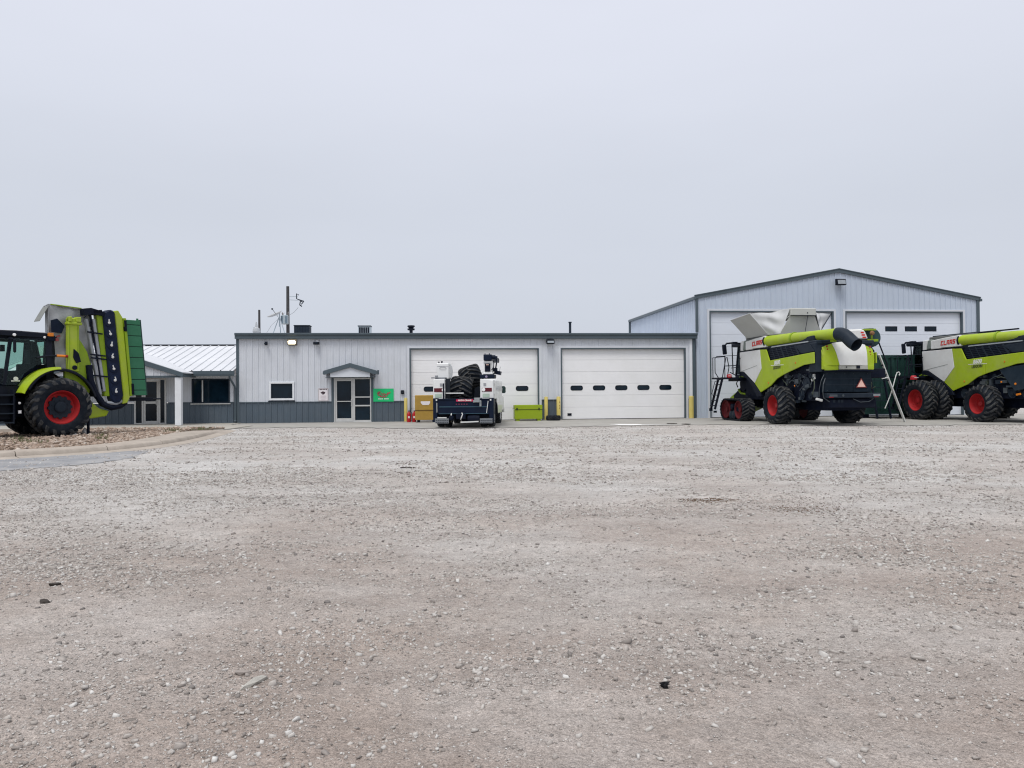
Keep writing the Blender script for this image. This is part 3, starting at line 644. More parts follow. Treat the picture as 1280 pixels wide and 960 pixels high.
MB().tube([(-17.66, -.03, .95), (-17.66, -.08, .97), (-17.66, -.08, 1.2), (-17.66, -.03, 1.22)], .014).build('door_handle', alu_m, dr)
# porch
pc = part_empty('porch', off_); PY = -2.15; pcx = -18.83; pw = 3.0
def pz(x): return 3.57 - abs(x - pcx) * .337
m = MB()
for s in (-1, 1): m.prism([(pcx, pz(pcx)), (pcx + s * (pw + .12), pz(pcx + pw + .12)), (pcx + s * (pw + .12), pz(pcx + pw + .12) - .05), (pcx, pz(pcx) - .05)], 'y', PY - .18, 2.2)
m.build('porch_roof', roofw_m, pc)
m = MB()
for s in (-1, 1): m.prism([(pcx, pz(pcx) - .02), (pcx + s * (pw + .15), pz(pcx + pw + .15) - .02), (pcx + s * (pw + .15), pz(pcx + pw + .15) - .24), (pcx, pz(pcx) - .27)], 'y', PY - .22, PY - .16)
m.build('porch_fascia', trim_m, pc, bevel=.006)
siding(pc, pcx - pw + .35, pcx + pw - .35, 2.36, lambda x: max(2.37, pz(x) - .15), siding_m, 'gable_panel', Matrix.Translation((0, PY - .1, 0)))
m = MB(); m.box(pcx - pw, pcx + pw, PY - .12, PY + .10, 2.27, 2.36); m.build('porch_beam', trim_m, pc)
m = MB(); m.box(pcx + pw - .02, pcx + pw + .04, PY - .1, -.03, 2.30, 2.50); m.build('porch_side_beam', trim_m, pc)
for x in (pcx + pw - .10, pcx - pw + .10):
    m = MB(); m.box(x - .14, x + .14, PY - .14, PY + .14, .032, 2.272); m.build('column', trimw_m, pc, bevel=.012)

# ---------------------------------------------------------------- tall barn
barn = building('equipment_barn', 'tall pale blue-white gabled steel barn with two high white doors')
BL, BR, BP, BE, BZ = 9.90, 26.05, 17.90, 6.45, 7.95
def rz(x): return BZ - abs(x - BP) / (BR - BP) * (BZ - BE)
DA, DB, DT = (10.62, 17.60), (18.26, 25.12), 5.72
MBn = Matrix.Translation((0, .07, 0))
wall(barn, BL, BR, [(0.0, lambda x: rz(x) - .05, barn_m, 'siding_panel', 0.)], [(DA[0] - .003, DA[1] + .003, 0, DT), (DB[0] - .003, DB[1] + .003, 0, DT)], MBn)
bo = part_empty('front_doors', barn, (0, .07, 0)) if False else None
bsub = barn
def barn_door(a, wins, lab):
    d = garage_door(barn, a[0], a[1], DT, 9, wins, 4.78, .70, .27, doorb_m, lab, .02); return d
before = set(bpy.data.objects)
barn_door(DA, [], 'high white door hidden behind the combine'); barn_door(DB, [21.0, 22.15, 23.3], 'high white door with a row of three small windows')
for o in set(bpy.data.objects) - before:
    if o.parent is barn: o.location.y += .07
m = MB()
for s, xe in ((-1, BL), (1, BR)):
    m2 = MB(); x_ = xe + s * .10
    m2.prism([(BP, BZ + .06), (x_, rz(x_) + .06), (x_, rz(x_) - .12), (BP, BZ - .12)], 'y', -.02, .03); m2.prism([(BP, BZ + .10), (x_, rz(x_) + .10), (x_, rz(x_) + .055), (BP, BZ + .055)], 'y', -.05, .05)
    m2.build('rake_trim', trim_m, barn)
m = MB(); m.box(BL - .035, BL + .10, .0, .10, 4.6, rz(BL) - .10); m.build('corner_trim', trim_m, barn, bevel=.006)
m = MB(); m.box(BR - .12, BR + .05, .0, .10, 0, rz(BR) - .10); m.build('corner_trim', trim_m, barn, bevel=.006)
m = MB(); m.prism([(BL - .16, rz(BL) - .16), (BL - .16, rz(BL) - .02), (BL - .02, rz(BL) - .02), (BL - .02, rz(BL) - .16)], 'y', -.06, 13.6); m.build('eave_gutter', trim_m, barn)
m = MB(); m.prism([(BR + .16, rz(BR) - .16), (BR + .16, rz(BR) - .02), (BR + .02, rz(BR) - .02), (BR + .02, rz(BR) - .16)], 'y', -.06, 13.6); m.build('eave_gutter', trim_m, barn)
BDEP = 13.6
Ms = Matrix(((0, 1, 0, BL), (-1, 0, 0, 0), (0, 0, 1, 0), (0, 0, 0, 1)))   # local x -> -y, faces -x
wall(barn, -BDEP, -.10, [(0.0, rz(BL) - .12, barn_m, 'siding_panel', 0.)], [], Ms)
Ms2 = Matrix(((0, -1, 0, BR), (1, 0, 0, 0), (0, 0, 1, 0), (0, 0, 0, 1)))
m = MB(); m.box(BR - .1, BR, .2, BDEP, 0, rz(BR) - .12); m.box(BL + .15, BR - .1, BDEP - .1, BDEP, 0, BE - .1); m.build('outer_wall', barn_m, barn)
m = MB(); m.box(BL - .06, BL + .06, BDEP - .08, BDEP + .05, 4.0, rz(BL) - .12); m.build('corner_trim', trim_m, barn)
m = MB(); m.tube([(BL - .10, BDEP - .1, rz(BL) - .15), (BL - .10, BDEP - .1, 4.0)], .06, 8); m.build('downspout', trim_m, barn)
m = MB()
for s, xe in ((-1, BL - .1), (1, BR + .1)): m.prism([(BP, BZ + .05), (xe, rz(xe) + .05), (xe, rz(xe)), (BP, BZ)], 'y', .03, BDEP + .1)
m.build('roof', roofw_m, barn)

# ================================================================ things on and by the walls
def on_wall(name, label, cat, a, z, group=None, y=-.03):
    p = bw(a, y); return thing(name, label, cat, (p[0], p[1], z), YAW, group)
t = on_wall('wall_lamp', 'lit warm wall lamp above the small window of the shop', 'lamp', -11.08, 4.02)
m = MB(); m.box(-.06, .06, -.04, .0, -.12, .12); m.obox((0, -.12, .02), (.46, .24, .26), (R(-18), 0, 0)); m.build('lamp_housing', pm('lamp_bronze', (.16, .13, .09), .5), t, bevel=.03)
m = MB(); m.prism([(-.17 + 0, -.08), (.17, -.08), (.20, .06), (.12, .11), (-.12, .11), (-.20, .06)], 'y', -.275, -.24); lo_ = m.build('lamp_lens', lamp_m, t, bevel=.01)
for nm, lab, a, z in (('security_camera', 'small dark security camera left of the lit wall lamp', -12.37, 4.0), ('security_camera', 'small dark security camera right of the lit wall lamp', -9.86, 4.02)):
    t = on_wall(nm, lab, 'camera', a, z, 'cameras under the shop eave'); s_ = 1 if a < -11 else -1
    m = MB(); m.box(-.06, .06, -.05, 0, -.02, .14 if a > -11 else .08); m.bar((0, -.03, .02), (.02, -.16, -.02), .05); m.build('mount', trimw_m if a > -11 else darkgrey_m, t, bevel=.008)
    m = MB(); m.obox((.03 * s_, -.18, -.03), (.26 if a > -11 else .12, .22, .13), (0, 0, R(20 * s_))); m.build('camera_body', black_m, t, bevel=.02)
    m = MB(); m.lathe([(.045, 0), (.045, .02), (0, .025)], (.0, -.30, -.03), (0, -1, 0), 12); m.build('lens', glass_m, t)
def floodlight(lab, a, z, w, h):
    t = on_wall('floodlight', lab, 'floodlight', a, z); m = MB(); m.box(-.08, .08, -.10, 0, -.08, .08); m.build('mount', darkgrey_m, t)
    m = MB(); m.prism([(-.10, h / 2), (-.30, h / 2 - .04), (-.36, -h / 2), (-.10, -h / 2)], 'x', -w / 2, w / 2); m.build('housing', black_m, t, bevel=.02)
    m = MB(); m.add([(-w * .42, -.312, h / 2 - .09), (w * .42, -.312, h / 2 - .09), (w * .42, -.362, -h / 2 + .05), (-w * .42, -.362, -h / 2 + .05)], [(0, 1, 2, 3)]); m.build('glass', pm('flood_glass', (.28, .31, .34), .15), t)
floodlight('dark square floodlight high between the two garage doors', 1.99, 4.07, .40, .26)
floodlight('dark floodlight high under the barn gable peak', 17.86, 7.28, .52, .36)
t = on_wall('switch_box', 'small black box on the wall left of the first garage door', 'box', -5.62, 1.50); MB().box(-.08, .08, -.07, .0, -.10, .10).build('housing', black_m, t, bevel=.01); MB().box(-.03, .03, -.085, -.071, -.04, .03).build('button', darkgrey_m, t)
# white camera notice sign
t = on_wall('notice_sign', 'small white notice with dark camera picture left of the shop door', 'sign', -9.58, 1.41, y=-.045)
MB().box(-.255, .255, -.012, 0, -.33, .33).build('board', signw_m, t); 
m = MB(); m2 = MB()
frame_ring(m, -.235, .235, -.31, .31, .012, -.0155, -.0125)
for x, w in ((-.17, .06), (-.09, .05), (-.02, .055), (.06, .05), (.13, .06)): m.box(x - .012, x - .012 + w, -.0155, -.0125, .235, .285)
m.prism([(-.14, .10), (-.02, .17), (.10, .12), (.06, .03), (.02, .03), (.0, -.01), (-.04, -.01), (-.04, .04), (-.09, .05)], 'y', -.0155, -.0125)
m.build('printed_mark', ink_m, t)
for z, w in ((-.07, .30), (-.12, .26), (-.17, .30), (-.23, .22)): m2.box(-w / 2, w / 2, -.0155, -.0125, z - .008, z + .008)
m2.build('printed_line', pm('sign_grey_ink', (.38, .30, .33), .6), t)
# green sign
t = on_wall('advertising_sign', 'green sign with red and black slanted script right of the shop door', 'sign', -6.58, 1.36, y=-.045)
MB().box(-.51, .51, -.012, 0, -.33, .33).build('board', signg_m, t)
sg = [[(-.30, .02), (-.26, .12), (-.16, .14), (-.20, .06), (-.28, -.02), (-.20, -.06), (-.12, -.02)], [(-.10, .09), (-.05, -.05), (.0, .08), (.02, -.06), (.08, .04)], [(.08, .06), (.06, -.05), (.14, .02), (.18, -.06), (.22, .10)], [(.22, .11), (.26, .02), (.34, .13)], [(-.18, -.10), (.0, -.13), (.16, -.10)]]
for mat, r_, y in ((ink_m, .034, -.016), (inkred_m, .020, -.024)):
    m = MB()
    for s in sg: m.tube([(a, y, b + .03) for a, b in s], r_, 6)
    for i in range(len(m.v)): q = m.v[i]; m.v[i] = (q[0], -.0125 - (.004 if mat is ink_m else .007) + (q[1] - y) * .08, q[2])
    m.build('script', mat, t)
m = MB()
for i, w in enumerate((.05, .06, .05, .06, 0, .05, .06, .06, .05)):
    if w: m.box(-.27 + i * .06, -.27 + i * .06 + w * .85, -.0155, -.0125, -.215, -.165)
m.build('printed_line', signw_m, t)

# bollards
def bollard(label, a, b, r, h, split=False):
    p = bw(a, b); t = thing('bollard', label, 'bollard', (p[0], p[1], 0), YAW, 'yellow bollards beside the garage doors')
    MB().lathe([(r, 0), (r, h - .04), (r * .8, h - .01), (0, h)], (0, 0, 0), (0, 0, 1), 18).build('post', yellow_m, t, smooth=True)
    m = MB(); m.lathe([(r + .07, 0.0), (r + .07, .015), (r + .004, .02)], (0, 0, .004), (0, 0, 1), 18); m.build('base_ring', conc_m, t)
    return t
bollard('yellow bollard between the grey wainscot and tan tool chest', -5.45, -.42, .085, 1.22)
bollard('yellow bollard between the chartreuse chest and the flat tyre', 1.73, -.32, .09, 1.22)
tb = bollard('worn yellow bollard with rust spots at second garage door left jamb', 2.38, -.32, .105, 1.22)
m = MB()
for z in (.62, .74, .93): m.lathe([(.012, 0), (.026, .002), (0, .004)], (.02 + z * .02, -.104, z), (0, -1, 0), 8)
m.build('rust_spot', pm('rust', (.20, .07, .02), .9), tb)
bollard('yellow bollard at the right end of the shop by the barn', 9.42, -.42, .125, 1.20)

# tool chests
def chest(name, label, a, b, w, d, h, mat, rz_=0., lidh=.3):
    p = bw(a, b); t = thing(name, label, 'tool chest', (p[0], p[1], .006), YAW + R(rz_))
    return t
t = chest('tool_chest', 'tall tan steel tool chest by the first garage door', -4.42, -1.2, 1.0, .7, 1.3, tan_m)
MB().box(-.54, .54, -.36, .36, .12, .58).build('body', tan_m, t, bevel=.015); MB().box(-.545, .545, -.365, .365, .60, 1.34).build('lid', tan_m, t, bevel=.02)
m = MB(); m.box(-.44, -.30, -.3, .3, 0, .12); m.box(.30, .44, -.3, .3, 0, .12); m.build('skid', black_m, t)
m = MB(); m.box(-.54, .54, -.372, -.36, .575, .605); m.build('lid_seam', pm('tan_dark', (.14, .08, .02), .6), t)
m = MB(); m.prism([(-.26, 1.04), (.20, 1.04), (.20, .96), (.13, .86), (-.17, .86), (-.26, .96)], 'y', -.372, -.364); m.build('paper_label', signw_m, t)
m = MB(); m.box(.44, .60, -.08, .08, .74, .78); m.box(.44, .60, -.08, .08, .44, .47); m.build('handle', black_m, t)
t = chest('tool_chest', 'low wide chartreuse tool chest at the right of the first garage door', .72, -.75, 1, 1, 1, chartreuse_m)
MB().box(-.70, .70, -.33, .33, .09, .56).build('body', chartreuse_m, t, bevel=.012); MB().box(-.705, .705, -.34, .34, .58, .80).build('lid', chartreuse_m, t, bevel=.012)
m = MB(); m.box(-.70, .70, -.337, -.328, .55, .59); m.build('lid_seam', pm('chartreuse_dark', (.09, .12, .005), .6), t)
m = MB(); m.box(-.62, -.45, -.3, .3, 0, .09); m.box(.45, .62, -.3, .3, 0, .09); m.build('skid', chartreuse_m, t)
m = MB(); m.box(-.62, -.56, -.36, -.335, .56, .66); m.box(.50, .56, -.36, -.335, .56, .66); m.build('latch', black_m, t); MB().tube([(-.71, -.1, .6), (-.77, -.1, .6), (-.77, .1, .6), (-.71, .1, .6)], .012).build('handle', black_m, t)
# fire extinguishers
for a, b, lab in ((-5.28, -.95, 'red fire extinguisher beside the yellow bollard, nearer the grey wainscot'), (-5.02, -.90, 'red fire extinguisher standing closer to the tan tool chest')):
    p = bw(a, b); t = thing('fire_extinguisher', lab, 'extinguisher', (p[0], p[1], .006), YAW, 'red fire extinguishers by the first garage door')
    MB().lathe([(.095, 0), (.10, .03), (.10, .40), (.07, .47), (.03, .50), (.03, .54), (0, .54)], (0, 0, 0), (0, 0, 1), 16).build('tank', extred_m, t, smooth=True)
    m = MB(); m.box(-.03, .10, -.02, .02, .54, .57); m.box(-.02, .11, -.015, .015, .585, .60); m.build('valve_handle', black_m, t)
    MB().tube([(.03, 0, .55), (.12, -.02, .50), (.125, -.02, .30), (.115, -.02, .15)], .014, 6).build('hose', black_m, t)
    MB().box(-.045, .045, -.104, -.09, .2, .30).build('paper_label', signw_m, t)
# ================================================================ wheels
WC = {}
def tyre_meshes(Rr, Wd, rim, nl, lh, side):
    key = (Rr, Wd, rim, nl, lh, side)
    if key in WC: return WC[key]
    Rb = Rr - lh; h = Rb - rim
    half = [(rim - .02, .37), (rim + .02, .40), (rim + .035, .455), (rim + h * .35, .495), (rim + h * .62, .50), (Rb - h * .16, .475), (Rb - h * .05, .44), (Rb, .36), (Rb + .012, .15)]
    prof = [(r, -y * Wd) for r, y in half] + [(Rb + .014, 0)] + [(r, y * Wd) for r, y in half[::-1]]
    tyre = MB().lathe(prof, (0, 0, 0), (0, 1, 0), 48, caps=False).build('tyre', tyre_m, None, smooth=True, ang=50)
    def rad(y): 
        y = abs(y) / Wd
        pts = [(0, Rb + .014), (.15, Rb + .012), (.36, Rb), (.44, Rb - h * .05), (.475, Rb - h * .16), (.498, Rb - h * .34)]
        for (a, ra), (b, rb) in zip(pts[:-1], pts[1:]):
            if a <= y <= b: return ra + (rb - ra) * (y - a) / (b - a)
        return pts[-1][1]
    m = MB(); P = 2 * math.pi / nl; w = P * Rb * .20
    for i in range(nl):
        for s in (-1, 1):
            th0 = i * P + (P / 2 if s < 0 else 0); vs = []; st = [(-.05, 0.0), (.16, .22), (.34, .56), (.44, .78), (.478, .90), (.499, 1.0)]
            for y, t in st:
                yy = s * y * Wd; r_ = rad(yy); th = th0 - 1.25 * P * t; top = r_ + lh * (1 if y < .4 else .75 if y < .46 else .45 if y < .49 else .15)
                ww = w * (1 + .25 * t)
                for rr_, dd in ((r_ - .02, -1), (r_ - .02, 1), (top, .62), (top, -.62)):
                    a = th + dd * ww / r_; vs.append((rr_ * math.sin(a), yy + (0 if y < .46 else s * .012), rr_ * math.cos(a)))
            fs = []
            for k_ in range(len(st) - 1):
                for q in range(4): fs.append((k_ * 4 + q, k_ * 4 + (q + 1) % 4, k_ * 4 + 4 + (q + 1) % 4, k_ * 4 + 4 + q))
            fs += [(0, 1, 2, 3), tuple(len(vs) - 4 + q for q in range(4))]; m.add(vs, fs)
    tread = m.build('tread_lugs', tread_m, None)
    out = (tyre.data, tread.data); bpy.data.objects.remove(tyre); bpy.data.objects.remove(tread); WC[key] = out; return out
RC = {}
def rim_meshes(kind, rim, Wd):
    key = (kind, rim, Wd)
    if key in RC: return RC[key]
    m = MB(); o = Wd * .40
    if kind == 'dish':      # deep red dish
        m.lathe([(rim + .015, -o), (rim + .02, -o + .02), (rim - .03, -o + .05), (rim - .06, -.02), (rim - .03, o - .05), (rim + .02, o - .02), (rim + .015, o), (rim - .012, o + .004), (rim - .035, o - .03), (rim - .075, o * .25), (rim * .72, o * .10), (rim * .42, o * .22), (rim * .30, o * .22), (0, o * .22)], (0, 0, 0), (0, 1, 0), 36)
        a = m.build('rim', red_m, None, smooth=True, ang=40)
        m = MB(); m.lathe([(rim * .26, o * .22), (rim * .26, o * .42), (rim * .20, o * .50), (0, o * .50)], (0, 0, 0), (0, 1, 0), 20)
        for i in range(10): t = i * .6283; m.lathe([(.018, o * .22), (.018, o * .22 + .03), (0, o * .22 + .03)], (rim * .36 * math.sin(t), 0, rim * .36 * math.cos(t)), (0, 1, 0), 6)
        b = m.build('hub', red_m if Wd < .7 else pm('hub_red', (.30, .015, .018), .5), None)
    elif kind == 'tractor':
        m.lathe([(rim + .015, -o), (rim - .03, -o + .05), (rim - .06, -.02), (rim - .03, o - .05), (rim + .02, o - .02), (rim + .015, o), (rim - .015, o + .004), (rim - .04, o - .04), (rim - .10, o * .30), (rim - .16, o * .22), (0, o * .22)], (0, 0, 0), (0, 1, 0), 44)
        a = m.build('rim', red_m, None, smooth=True, ang=40)
        m = MB(); pr = []
        for i in range(12):
            for r_, da in ((.395, -.10), (.395, .10), (.35, .16), (.35, .36)): t = i * math.pi / 6 + da; pr.append((r_ * math.sin(t), r_ * math.cos(t)))
        m.prism(pr, 'y', o * .18, o * .42); m.lathe([(.19, o * .42), (.19, o * .62), (.15, o * .70), (0, o * .70)], (0, 0, 0), (0, 1, 0), 24)
        for i in range(10): t = i * .6283; m.lathe([(.022, o * .42), (.022, o * .5), (0, o * .5)], (.26 * math.sin(t), 0, .26 * math.cos(t)), (0, 1, 0), 6)
        b = m.build('hub', darkgrey_m, None)
    else:
        m.lathe([(rim + .01, -o), (rim - .03, -o + .03), (rim - .03, o - .03), (rim + .01, o), (rim - .02, o), (rim - .04, o - .06), (rim * .8, o * .5), (rim * .45, o * .7), (0, o * .7)], (0, 0, 0), (0, 1, 0), 28)
        a = m.build('rim', silver_m, None, smooth=True, ang=40); m = MB(); m.lathe([(rim * .3, o * .7), (rim * .28, o * .95), (0, o)], (0, 0, 0), (0, 1, 0), 16); b = m.build('hub', darkgrey_m, None)
    out = (a.data, b.data); bpy.data.objects.remove(a); bpy.data.objects.remove(b); RC[key] = out; return out
def wheel(parent, loc, Rr, Wd, rim, nl, lh, side, kind='dish', rz_=0.):
    w = part_empty('wheel', parent, loc, (0, rng.uniform(0, .3), rz_)); ty, tr = tyre_meshes(Rr, Wd, rim, nl, lh, side)
    link('tyre', ty, w); link('tread_lugs', tr, w); a, b = rim_meshes(kind, rim, Wd)
    if kind != 'truck': MB().lathe([(rim + .03, -side * Wd * .415), (rim * .93, -side * Wd * .30), (rim * .4, -side * Wd * .2)], (0, 0, 0), (0, 1, 0), 24).build('inner_shade_disc', mach_m, w)  # dark disc added over the inner rim, standing in for shade there
    for nm, me in (('rim', a), ('hub', b)):
        o = link(nm, me, w)
        if side < 0: o.rotation_euler = (0, 0, math.pi)
    return w

# ================================================================ combine harvesters (x ahead, y to the machine's left, z up)
def claas(parent, cx, cz, h, y, sgn=1, z_of=None):
    """blocky slanted brand letters on a side panel, reading towards the rear on the left side"""
    m = MB(); lw = h * .74; t = h * .22; x = 0; tot = 5 * h * .92
    def bar(x0, x1, z0, z1):
        vs = []
        for yy in (0, .012):
            for px_, pz_ in ((x0, z0), (x1, z0), (x1, z1), (x0, z1)):
                xx = px_ + pz_ * .18 - tot / 2; vs.append((cx - sgn * xx, y + sgn * yy, cz + pz_ - h / 2 - sgn * 0 + (xx * .055)))
        m.add(vs, [(0, 1, 2, 3), (4, 5, 6, 7), (0, 1, 5, 4), (1, 2, 6, 5), (2, 3, 7, 6), (3, 0, 4, 7)])
    for ch in 'CLAAS':
        a, b = x, x + lw
        if ch == 'C': bar(a, a + t, 0, h); bar(a + t, b, h - t, h); bar(a + t, b, 0, t)
        if ch == 'L': bar(a, a + t, 0, h); bar(a + t, b, 0, t)
        if ch == 'A': bar(a, a + t, 0, h); bar(b - t, b, 0, h); bar(a + t, b - t, h - t, h); bar(a + t, b - t, h * .28, h * .28 + t * .8)
        if ch == 'S': bar(a, b, h - t, h); bar(a, b, 0, t); bar(a, b, h / 2 - t / 2, h / 2 + t / 2); bar(a, a + t, h / 2, h - t); bar(b - t, b, t, h / 2)
        x += h * .92
    return m.build('lettering', redl_m, parent)
def shell(pts, y, sgn, name, mat, parent, bulge=.05, th=.05, bevel=.014):
    """a pressed side panel: outline extruded, with softened edges"""
    m = MB(); m.prism(pts, 'y', y * sgn, (y + th) * sgn); return m.build(name, mat, parent, bevel=bevel)
def combine(label, loc, tracks, tank_open):
    c = thing('combine_harvester', label, 'combine', loc, 0); h = R(10); c.rotation_euler = (0, 0, math.pi / 2 + h)
    c['group'] = 'lime and white combine harvesters'
    YS = 1.37
    # --- core
    m = MB(); m.box(-1.45, 4.6, -1.18, 1.18, 1.02, 3.30); m.box(-1.6, 4.4, -.75, .75, .62, 1.2); m.prism([(3.2, .7), (6.6, .7), (6.8, 1.2), (5.0, 2.2), (3.2, 2.2)], 'y', -.75, .75)
    m.build('chassis', mach_m, c, bevel=.02)
    m = MB(); m.box(-1.75, 4.6, -1.30, 1.30, 3.26, 3.50); m.box(-1.3, 2.2, -1.15, 1.15, 3.5, 3.72); m.build('engine_deck', darkgrey_m, c, bevel=.03)
    white = [(4.72, 3.31), (2.725, 3.34), (2.585, 2.47), (3.25, 1.80), (4.30, 2.36), (4.72, 2.37)]
    lime = [(2.715, 3.34), (2.14, 3.32), (1.84, 2.80), (-1.73, 3.01), (-1.75, 2.56), (-.97, 2.51), (.2, 2.25), (1.19, 1.98), (1.75, 1.67), (2.68, 1.37), (3.24, 1.79), (2.575, 2.47)]
    lime_a = [p for p in lime if True]
    front_l = [(2.715, 3.34), (2.14, 3.32), (1.84, 2.80), (.76, 2.866), (.745, 2.115), (1.19, 1.98), (1.75, 1.67), (2.68, 1.37), (3.24, 1.79), (2.575, 2.47)]
    rear_l = [(.745, 2.867), (-1.73, 3.01), (-1.75, 2.56), (-.97, 2.51), (.2, 2.25), (.73, 2.12)]
    grill = [(2.12, 3.32), (1.83, 2.81), (-1.70, 3.02), (-1.32, 3.39)]
    arch = [(4.74, 2.355), (4.30, 2.345), (3.25, 1.77), (2.70, 1.36), (2.62, 1.18), (3.0, 1.15), (3.45, 1.62), (4.0, 2.02), (4.5, 2.16), (4.74, 2.17)]
    for s in (1, -1):
        shell(white, YS, s, 'side_panel', white_m, c)['label'] = 'white front side panel'
        shell(front_l, YS, s, 'side_panel', lime_m, c)['label'] = 'lime side panel with arrow shaped front'
        shell(rear_l, YS, s, 'side_panel', lime_m, c)['label'] = 'lime rear side panel'
        m = MB()
        for z in (2.0,): pass
        g_ = MB(); g_.prism(grill, 'y', s * 1.20, s * 1.34); g_ = g_.build('radiator_grille', mach_m, c)
        m = MB()
        for i in range(1, 9):
            t = i / 9; xa = 2.12 + (-1.32 - 2.12) * t; xb = 1.83 + (-1.70 - 1.83) * t; za = 3.32 + .07 * t; zb = 2.81 + .21 * t
            m.bar((xa, s * 1.345, za), (xb, s * 1.345, zb), .03, .04 if i % 3 else .09)
        for i in (1, 2, 3, 4, 5):
            t = i / 6; m.bar((2.12 - .29 * t, s * 1.35, 3.32 - .51 * t), (-1.32 - .38 * t, s * 1.35, 3.39 - .37 * t), .025, .022)
        m.build('grille_bar', darkgrey_m, g_)
        m = MB(); m.prism([(-.2, 3.34), (-1.32, 3.385), (-1.68, 3.05), (-.75, 2.99)], 'y', s * 1.34, s * 1.37); m.build('grille_end_plate', darkgrey_m, g_, bevel=.01)
        shell(arch, 1.30, s, 'wheel_arch', black_m, c, th=.14)
        # upper cap with the brand
        cap = [(4.10, 3.80), (3.2, 3.885), (2.22, 3.95), (2.16, 3.43), (3.30, 3.43), (3.45, 3.40), (4.10, 3.385)]
        m = MB(); m.prism(cap, 'y', s * 1.05, s * 1.43); m.build('cap_panel', white_m, c, bevel=.05)
        m = MB(); m.prism([(4.36, 3.85), (4.12, 3.88), (4.12, 3.40), (4.46, 3.37)], 'y', s * 1.0, s * 1.40); m.build('cap_trim', capgrey_m, c, bevel=.05)
        m = MB(); m.prism([(4.72, 3.84), (4.38, 3.87), (4.48, 3.36), (4.74, 3.36)], 'y', s * .95, s * 1.38); m.build('cap_front', white_m, c, bevel=.03)
        claas(c, 2.94, 3.66, .21, s * 1.432, s)
        m = MB(); m.box(2.05, 4.74, s * 1.05 if s > 0 else -1.385, s * 1.385 if s > 0 else -1.05, 3.315, 3.37); m.build('cap_seal', black_m, c)
        m = MB(); m.lathe([(.035, 0), (.045, .012), (0, .02)], (1.95 if s else 0, s * 1.42, 1.80), (0, s, 0), 10); m.lathe([(.035, 0), (.045, .012), (0, .02)], (-.35, s * 1.42, 2.62), (0, s, 0), 10); m.build('side_marker', orange_m, c)
        MB().bar((4.70, s * 1.424, 2.36), (3.0, s * 1.424, 2.62), .006, .014).build('panel_seam', capgrey_m, c)
        if s > 0:
            M8 = Matrix.Translation((1.17, 1.425, 2.605)) @ Matrix(((-1, 0, 0, 0), (0, 0, 1, 0), (0, 1, 0, 0), (0, 0, 0, 1)))
            lettering('8600', c, M8 @ Matrix.Rotation(R(3), 4, 'Z'), .175, decal_m, shear=.2, bold=.012)
            M8 = Matrix.Translation((1.20, 1.425, 2.415)) @ Matrix(((-1, 0, 0, 0), (0, 0, 1, 0), (0, 1, 0, 0), (0, 0, 0, 1)))
            lettering('LEXION', c, M8 @ Matrix.Rotation(R(3), 4, 'Z'), .125, olive_m, shear=.15, bold=.008)
            MB().box(.62, 1.72, 1.4215, 1.4235, 2.56, 2.585).build('decal_strip', decal_m, c)
    # --- unloading auger, folded back along the left side
    a = MB(); a.tube([(2.28, 1.24, 3.70), (.4, 1.05, 3.71), (.36, 1.045, 3.71)], .25, 24); a.tube([(.34, 1.043, 3.71), (-2.35, .74, 3.70)], .235, 24); a = a.build('unloading_auger', lime_m, c, smooth=True)
    MB().tube([(.41, 1.05, 3.71), (.31, 1.04, 3.71)], .268, 24).build('auger_flange', limed_m, a, smooth=True)
    MB().tube([(2.34, 1.246, 3.70), (2.26, 1.238, 3.70)], .275, 24).build('auger_flange', black_m, a, smooth=True)
    sp = [(-2.33, .742, 3.70), (-2.50, .70, 3.69), (-2.66, .65, 3.63), (-2.78, .60, 3.53), (-2.88, .555, 3.42), (-3.0, .515, 3.31), (-3.17, .475, 3.21)]
    m = MB(); m.tube(sp, .262, 24, caps=False); m.tube([(p[0], p[1], p[2]) for p in sp], .235, 24, caps=False)
    m.build('auger_spout', darkgrey_m, a, smooth=True)
    m = MB(); m.lathe([(.235, 0), (.0, .01)], (-2.92, .54, 3.38), (-.75, -.2, -.6), 24); m.build('spout_throat', mach_m, a)
    MB().bar((1.9, 1.33, 3.45), (-2.2, 1.02, 3.46), .06, .05).build('auger_rail', darkgrey_m, c); MB().box(-2.2, -2.0, .70, .86, 3.40, 3.47).build('auger_rest', limed_m, c)
    m = MB(); m.bar((1.8, 1.34, 3.41), (-1.2, 1.34, 3.47), .02, .05); m.build('rail', pm('galvanised', (.42, .45, .47), .4, .5), c)
    # --- rear hood
    def hood(yl, yr, mat, name, lab, out=0.):
        def fx(u, v):
            z = 2.47 + (3.42 - 2.47) * v; L_, R_ = yl(v), yr(v); y = L_ + (R_ - L_) * u
            return (-1.93 + .10 * (y / 1.1) ** 2 + .20 * (max(0, v - .35) / .65) ** 2 - out, y, z + .03 * (1 - (y / 1.15) ** 2) * v)
        m = MB(); m.grid(fx, 8, 8, (.06, 0, 0)); o = m.build(name, mat, c, smooth=True, ang=45); o['label'] = lab; return o
    lb = lambda v: .40 + .26 * v; rb = lambda v: -.89 + .02 * v
    hood(lambda v: 1.03 + .06 * v, lb, lime_m, 'rear_hood', 'lime left corner of the rear hood')
    hood(lambda v: lb(v) - .006, lambda v: rb(v) + .006, white_m, 'rear_hood', 'white middle of the rear hood', .012)
    hood(rb, lambda v: -1.18, lime_m, 'rear_hood', 'lime right corner of the rear hood')
    for s, y0, y1 in ((1, 1.02, 1.10), (-1, -1.22, -1.14)):
        m = MB(); m.prism([(-1.84, 2.30), (-1.84, 2.9), (-1.62, 3.42), (-1.32, 3.44), (-1.32, 2.30)], 'y', y0, y1); m.build('hood_side', lime_m, c, bevel=.02)
